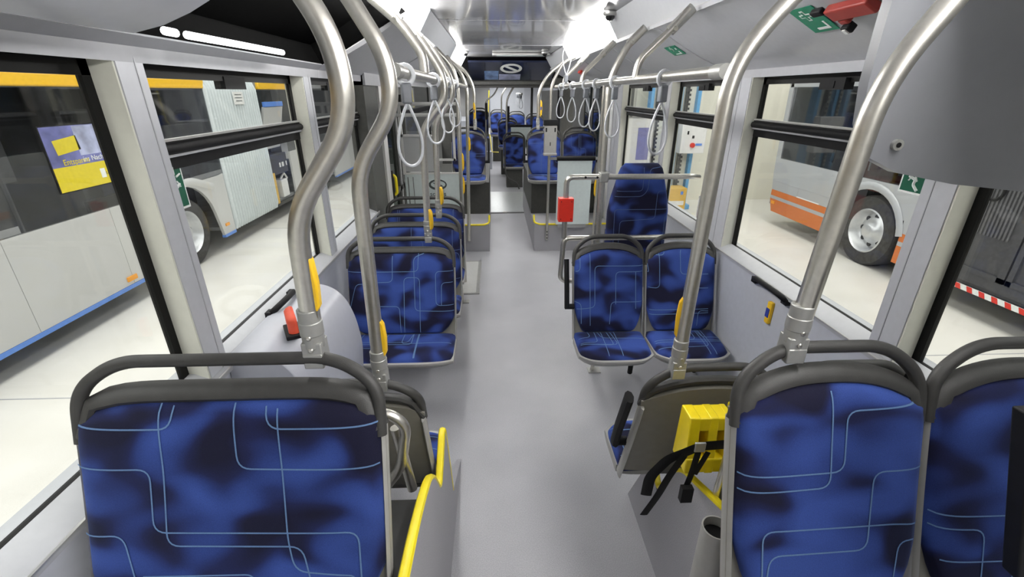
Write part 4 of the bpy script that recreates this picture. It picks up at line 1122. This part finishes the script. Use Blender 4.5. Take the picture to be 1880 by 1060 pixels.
sb = b.build('notice_lines', None, loc=o); sb.location = (0, 0, 0); sb.parent = nb
b = mb('darkpanel'); b.box((LXF-.5, 8.58, -.08), (LXF-.35, 9.45, .95)); b.box((LXF-.5, 8.58, -.1), (LXF+.0, 9.45, -.05)); b.use('rack').box((LXF-.36, 8.6, .45), (LXF-.02, 9.3, .80)); b.use('boxyel').box((LXF-.2, 8.58, -.05), (LXF-.0, 8.66, .5)); LB(b, 'engine_bay')
b = mb('white'); b.box((LXF-.3, 8.95, .0), (LXF-.04, 9.22, .32)); b.tube([(LXF-.1, 9.05, .32), (LXF-.08, 9.2, .42), (LXF-.1, 9.35, .3)], .02, 6)
for y, w_ in ((8.95, .05), (9.06, .07), (9.24, .03)): b.box((LXF-.02, y, .56), (LXF-.012, y+w_, .64))
LB(b, 'engine_part')
b = mb('busgrey'); Rf = Matrix.Rotation(-.35, 3, 'Y'); b.box((LXF+.0, 8.66, .88), (LXF+.04, 9.42, 1.62), rot=Matrix.Rotation(.25, 3, 'Y'), piv=(LXF, 9, 1.62)); b.use('bluestripe').box((LXF+.0, 8.70, 1.62), (LXF+.05, 9.42, 1.70)); LB(b, 'lifted_flap')
b = mb('amber'); b.box((LXF, 4.76, -.05), (LXF+.012, 4.90, .0)); b.box((LXF, 6.78, .02), (LXF+.012, 6.88, .06)); b.box((LXF-.3, 3.9, .80), (LXF-.28, 4.0, .84)); LB(b, 'side_marker')
b = mb('black'); b.box((LXF-.50, 5.16, -.1), (LXF-.46, 7.0, .75)); LB(b, 'wheel_housing')
# poster in the left bus window
t2 = thing('poster', 'yellow and violet advertising poster in the window of the left bus', 'poster', (LXF+.0, 4.4, .99))
b = mb('black'); b.box((-.005, -.01, -.01), (-.001, .74, .585)); b.build('frame', t2)
b = mb('postery'); b.box((-.002, 0, 0), (.002, .73, .22)); b.use('posterb').box((-.002, 0, .22), (.002, .73, .575)); b.use('posterc').box((-.001, .34, .30), (.003, .64, .57)); b.use('postery').box((-.001, .09, .34), (.003, .36, .47), rot=Matrix.Rotation(.12, 3, 'X')); b.use('signwhite').box((-.001, .50, .06), (.003, .56, .15))
pb = b.build('print', t2)
ms = basis((0, 1, 0), (0, 0, 1), (.0045, .0, .0))
join_into(pb, text('Entspannt', .075, basis((0, 1, 0), (0, 0, 1), (.0035, .27, .255)), 'postery', 'lettering'))
join_into(pb, text('ins Nachtleben', .07, basis((0, 1, 0), (0, 0, 1), (.0035, .56, .262)), 'signwhite', 'lettering'))
join_into(pb, text('Leipziger', .045, basis((0, 1, 0), (0, 0, 1), (.0035, .645, .10)), 'logo', 'lettering'))

# right bus
RX = 4.95
t = thing('parked_bus', 'grey bus with orange stripes and dark rear half parked on the right', 'bus', (RX, 6, G))
o = Vector(t.location)
def side(b, poly, d=0.): b.prism(poly, 'x', RX+d, RX+.04)
b = mb('busgrey2')
fr = [(8.02, .30), (8.07, .50), (8.10, .80)]
side(b, [(6.42, .27), (8.02, .27), (8.07, .5), (8.10, .80), (4.6, .80), (4.6, .27), (5.21, .27), (5.23, .42)] + [(y, z) for (y, z) in archpts(5.82, .13, .64, 14, PI*.85, PI*.12)] )
side(b, [(8.10, .80), (8.16, 2.1), (8.05, 2.1), (7.98, .80)]); b.box((RX, 4.6, 1.93), (RX+.04, 8.12, 2.4))
b.box((RX+.04, 8.0, .0), (RX+2.5, 8.08, 2.3))
LB(b, 'body_panel')
b = mb('orange')
for (z0, z1) in ((.17, .268), (-.10, .115)):
    side(b, [(6.43, z0), (8.02-(.10 if z0 < 0 else 0), z0), (8.02, z1), (6.43, z1)]); side(b, [(4.6, z0), (5.22, z0), (5.22, z1), (4.6, z1)])
LB(b, 'orange_stripe')
b = mb('busgrey2'); side(b, [(6.43, .116), (8.02, .116), (8.02, .169), (6.43, .169)]); side(b, [(4.6, .116), (5.22, .116), (5.22, .169), (4.6, .169)])
LB(b, 'silver_stripe')
b = mb('busglass'); b.box((RX+.01, 4.62, .80), (RX+.02, 8.0, 1.93)); LB(b, 'window_band')
b = mb('busgrey2'); b.tube([(RX-.005, y, z) for (y, z) in archpts(5.82, .13, .60, 16, PI*.05, PI*.95)], .05, 6, ry=.02, up=(0, 0, 1)); LB(b, 'arch_lip')
b = mb('black'); b.box((RX+.50, 5.1, -.1), (RX+.54, 6.5, .78)); LB(b, 'wheel_housing')
b = mb('amber'); b.box((RX-.006, 7.86, .03), (RX+.01, 7.96, .08)); LB(b, 'side_marker')
b = mb('header'); b.box((RX-.002, 7.3, .265), (RX+.01, 7.305, .42)); b.box((RX-.002, 6.5, .415), (RX+.01, 8.03, .42)); b.use('white').box((RX-.006, 6.75, .27), (RX+.01, 7.3, .285)); LB(b, 'panel_joint')
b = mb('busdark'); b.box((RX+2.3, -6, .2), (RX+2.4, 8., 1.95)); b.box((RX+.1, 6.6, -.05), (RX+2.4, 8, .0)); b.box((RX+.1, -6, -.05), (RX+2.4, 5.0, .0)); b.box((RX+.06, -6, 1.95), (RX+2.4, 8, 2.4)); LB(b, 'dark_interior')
for y in (5.0, 5.6, 6.3):
    b = mb('redfabric'); b.box((RX+.25, y, .75), (RX+.7, y+.1, 1.45)); b.box((RX+.25, y-.4, .6), (RX+.7, y, .78)); b.use('white').tube(fillet([(RX+.25, y, .85), (RX+.25, y, 1.47), (RX+.7, y, 1.47), (RX+.7, y, .85)], .06), .012, 6); LB(b, 'inside_seat', bevel=.02)
b = mb('white'); b.tube(fillet([(RX+.6, 7.05, 1.1), (RX+.6, 7.05, 1.62), (RX+.6, 6.75, 1.66), (RX+.6, 6.4, 1.62), (RX+.6, 6.4, 1.1)], .05), .02, 8); b.box((RX+.5, 6.7, 1.66), (RX+.7, 7.1, 1.70)); LB(b, 'inside_rail')
b = mb('char'); b.tube([(RX+.55+.17*math.cos(2*PI*k/20)*.4, 7.45+.17*math.cos(2*PI*k/20)*.6, 1.0+.19*math.sin(2*PI*k/20)) for k in range(20)], .014, 6, closed=True); b.tube([(RX+.55, 7.45, 1.0), (RX+.62, 7.6, .8)], .02, 6); LB(b, 'steering_wheel')
wheel(t, .06, 5.82-6, .13-G, -1, .47)
# dark rear half: louvred panels over a red-white marking
b = mb('bellowdark'); b.box((RX, -6, .02), (RX+.04, 4.59, .12)); b.box((RX+.02, -6, -.08), (RX+.06, 4.59, .02))
b.box((RX+.013, 2.15, .121), (RX+.041, 4.58, 1.949))
for (y0, y1) in ((3.94, 4.58), (3.06, 3.92), (2.2, 3.04)):
    b.box((RX-.006, y0, .12), (RX+.02, y0+.07, 1.95)); b.box((RX-.006, y1-.05, .12), (RX+.02, y1, 1.95)); b.box((RX-.006, y0, .12), (RX+.02, y1, .17)); b.box((RX-.006, y0, 1.9), (RX+.02, y1, 1.95))
b.box((RX, -6, .12), (RX+.04, 2.2, 1.95)); 
LB(b, 'dark_panel')
b = mb('louvregrey')
for k in range(12): b.box((RX+.002, 4.06+k*.038, .52), (RX+.014, 4.078+k*.038, 1.6))
LB(b, 'louvre')
b = mb('signwhite'); b.box((RX-.006, 3.2, -.075), (RX+.0, 4.36, -.02)); b.use('red')
for k in range(9):
    y = 3.25+k*.13; b.add([(RX-.008, y, -.075), (RX-.008, y+.06, -.075), (RX-.008, y+.085, -.02), (RX-.008, y+.025, -.02)], [(0, 1, 2, 3)])
lab(LB(b, 'reflective_tape'), 'red and white striped tape')
b = mb('black'); b.tube([(RX-.01, 4.34+.09*math.cos(2*PI*k/18), .98+.11*math.sin(2*PI*k/18)) for k in range(18)], .014, 6, closed=True); LB(b, 'filler_ring')

# vehicle lift columns, control box, crates and board by the cream wall
def lift(label, x, y):
    t = thing('lift_column', label, 'lift column', (x, y, G), group='blue vehicle lift columns')
    b = mb('liftblue'); b.box((-.20, -.10, 0), (-.14, .10, 2.9)); b.box((.14, -.10, 0), (.20, .10, 2.9)); b.build('column', t)
    b = mb('cream'); b.box((-.14, .02, 0), (.14, .08, 2.9)); b.build('back_plate', t)
    b = mb('rack'); b.box((-.06, -.03, .1), (.0, .02, 2.85))
    for k in range(34): b.box((-.075, -.06, .12+k*.08), (.02, -.02, .16+k*.08))
    b.build('toothed_rack', t)
    b = mb('liftblue'); b.box((-.28, -.12, 0), (.28, .30, .09)); b.box((-.27, -.18, .25), (-.20, .05, .55)); b.build('foot', t, bevel=.01)
    return t
lift('blue lift column with toothed rack, nearest the pole, behind the white control box', 3.66, 9.15)
lift('blue lift column farther left, behind the whiteboard', 3.22, 9.45)
lift('blue lift column at the far left behind the strap loops', 2.42, 9.5)
t = thing('control_box', 'white control box with a red stop button on the blue lift column', 'control box', (3.68, 8.80, 1.12))
mb('white').box((-.22, -.08, -.32), (.24, .12, .32)).build('case', t, bevel=.01)
b = mb('red'); b.tube([(.0, -.08, -.17), (.0, -.11, -.17)], .045, 14); lab(b.build('stop_button', t), 'red stop button')
b = mb('black'); b.box((-.12, -.085, .02), (-.09, -.08, .08)); b.box((-.02, -.085, -.05), (.02, -.08, .0)); b.use('bluestripe').box((.06, -.085, -.18), (.18, -.08, -.14)); b.build('switch', t)
t = thing('crate', 'ochre yellow box with white labels beside the blue lift column', 'box', (3.40, 8.70, G)); 
mb('boxyel').box((-.20, -.16, .02), (.24, .16, .52)).build('case', t, bevel=.01); b = mb('paper'); b.box((-.06, -.163, .20), (.2, -.16, .28)); b.box((-.0, -.163, .06), (.2, -.16, .13)); b.use('bluestripe').box((.12, -.163, .40), (.17, -.16, .46)); b.build('paper_label', t)
t = thing('whiteboard', 'whiteboard with a lilac notice seen through the far right window', 'whiteboard', (2.60, 8.6, .45))
mb('white').box((-.27, -.01, -.30), (.27, .01, .98)).build('board', t); b = mb('alu')
for (x0, x1, z0, z1) in ((-.29, -.27, -.32, 1.0), (.27, .29, -.32, 1.0), (-.29, .29, .98, 1.0), (-.29, .29, -.32, -.30)): b.box((x0, -.015, z0), (x1, .015, z1))
for x in (-.25, .25): b.box((x-.015, -.01, -.78), (x+.015, .02, -.3))
b.build('frame', t); b = mb('lilac'); b.box((-.0, -.014, .26), (.22, -.011, .82)); b.tube([(.02, -.012, .12), (.06, -.012, .12)], .06, 10); b.build('notice', t)
t = thing('fire_extinguisher', 'small red extinguisher on the cream wall beside the pole', 'extinguisher', (4.1, 9.84, .95))
mb('red').lathe([(0, 0), (.06, 0), (.06, .22), (.02, .28), (0, .28)], (0, 0, 0), n=16).build('cylinder', t); mb('black').tube([(0, 0, .28), (.02, -.03, .33), (.07, -.02, .2), (.08, 0, -.1)], .012, 6).build('hose', t)
t = thing('label_card', 'blue and white leaflet stuck low on the far right pane', 'leaflet', (XR+GL-.01, 3.05, 1.0))
mb('paper').box((-.002, 0, 0), (.002, .22, .16)).build('sheet', t); mb('bluestripe').box((-.0035, 0, .01), (.0, .09, .15)).build('blue_field', t)

# ------------------------------------------------------------------ light
def area(name, loc, sx, sy, en, col=(1, 1, 1), rot=(0, 0, 0)):
    l = bpy.data.lights.new(name, 'AREA'); l.shape = 'RECTANGLE'; l.size = sx; l.size_y = sy; l.energy = en; l.color = col
    o = bpy.data.objects.new(name, l); COL.objects.link(o); o.location = loc; o.rotation_euler = rot; return o
area('hall_lamp_left', (-3.6, 4, 6.5), 3.5, 20, 1450, (1, .985, .95))
area('hall_lamp_far_left', (-9.5, 6, 6.5), 4, 22, 650, (1, .985, .95))
area('hall_lamp_right', (4.2, 4, 6.5), 3.5, 20, 1350, (1, .975, .92))
area('hall_lamp_front', (0.2, -5, 6.5), 10, 4, 500, (1, .98, .95))
area('rear_ceiling_lamp', (CX, 12.6, 2.09), .8, 3.0, 60, (1, 1, 1))
w = bpy.data.worlds.new('world'); scene.world = w; w.use_nodes = True
w.node_tree.nodes['Background'].inputs['Color'].default_value = (.9, .95, 1, 1); w.node_tree.nodes['Background'].inputs['Strength'].default_value = .35

# ------------------------------------------------------------------ camera
FPX, VPX, VPY = 840., 905., 170.
pitch = math.atan((530-VPY)/FPX); yaw = math.atan((940-VPX)/FPX*math.cos(pitch))
cam = bpy.data.cameras.new('camera'); cam.sensor_width = 36; cam.lens = 36*FPX/1880; cam.clip_start = .02
co = bpy.data.objects.new('camera', cam); COL.objects.link(co)
co.location = (0, 0, 1.85); co.rotation_euler = (PI/2-pitch, 0, -yaw)
scene.camera = co
cam.dof.use_dof = False
scene.view_settings.view_transform = 'Standard'; scene.view_settings.look = 'None'
scene.view_settings.exposure = -0.22; scene.view_settings.gamma = 1
scene.cycles.use_denoising = True
scene.cycles.max_bounces = 8; scene.cycles.transparent_max_bounces = 16
scene.cycles.sample_clamp_indirect = 6
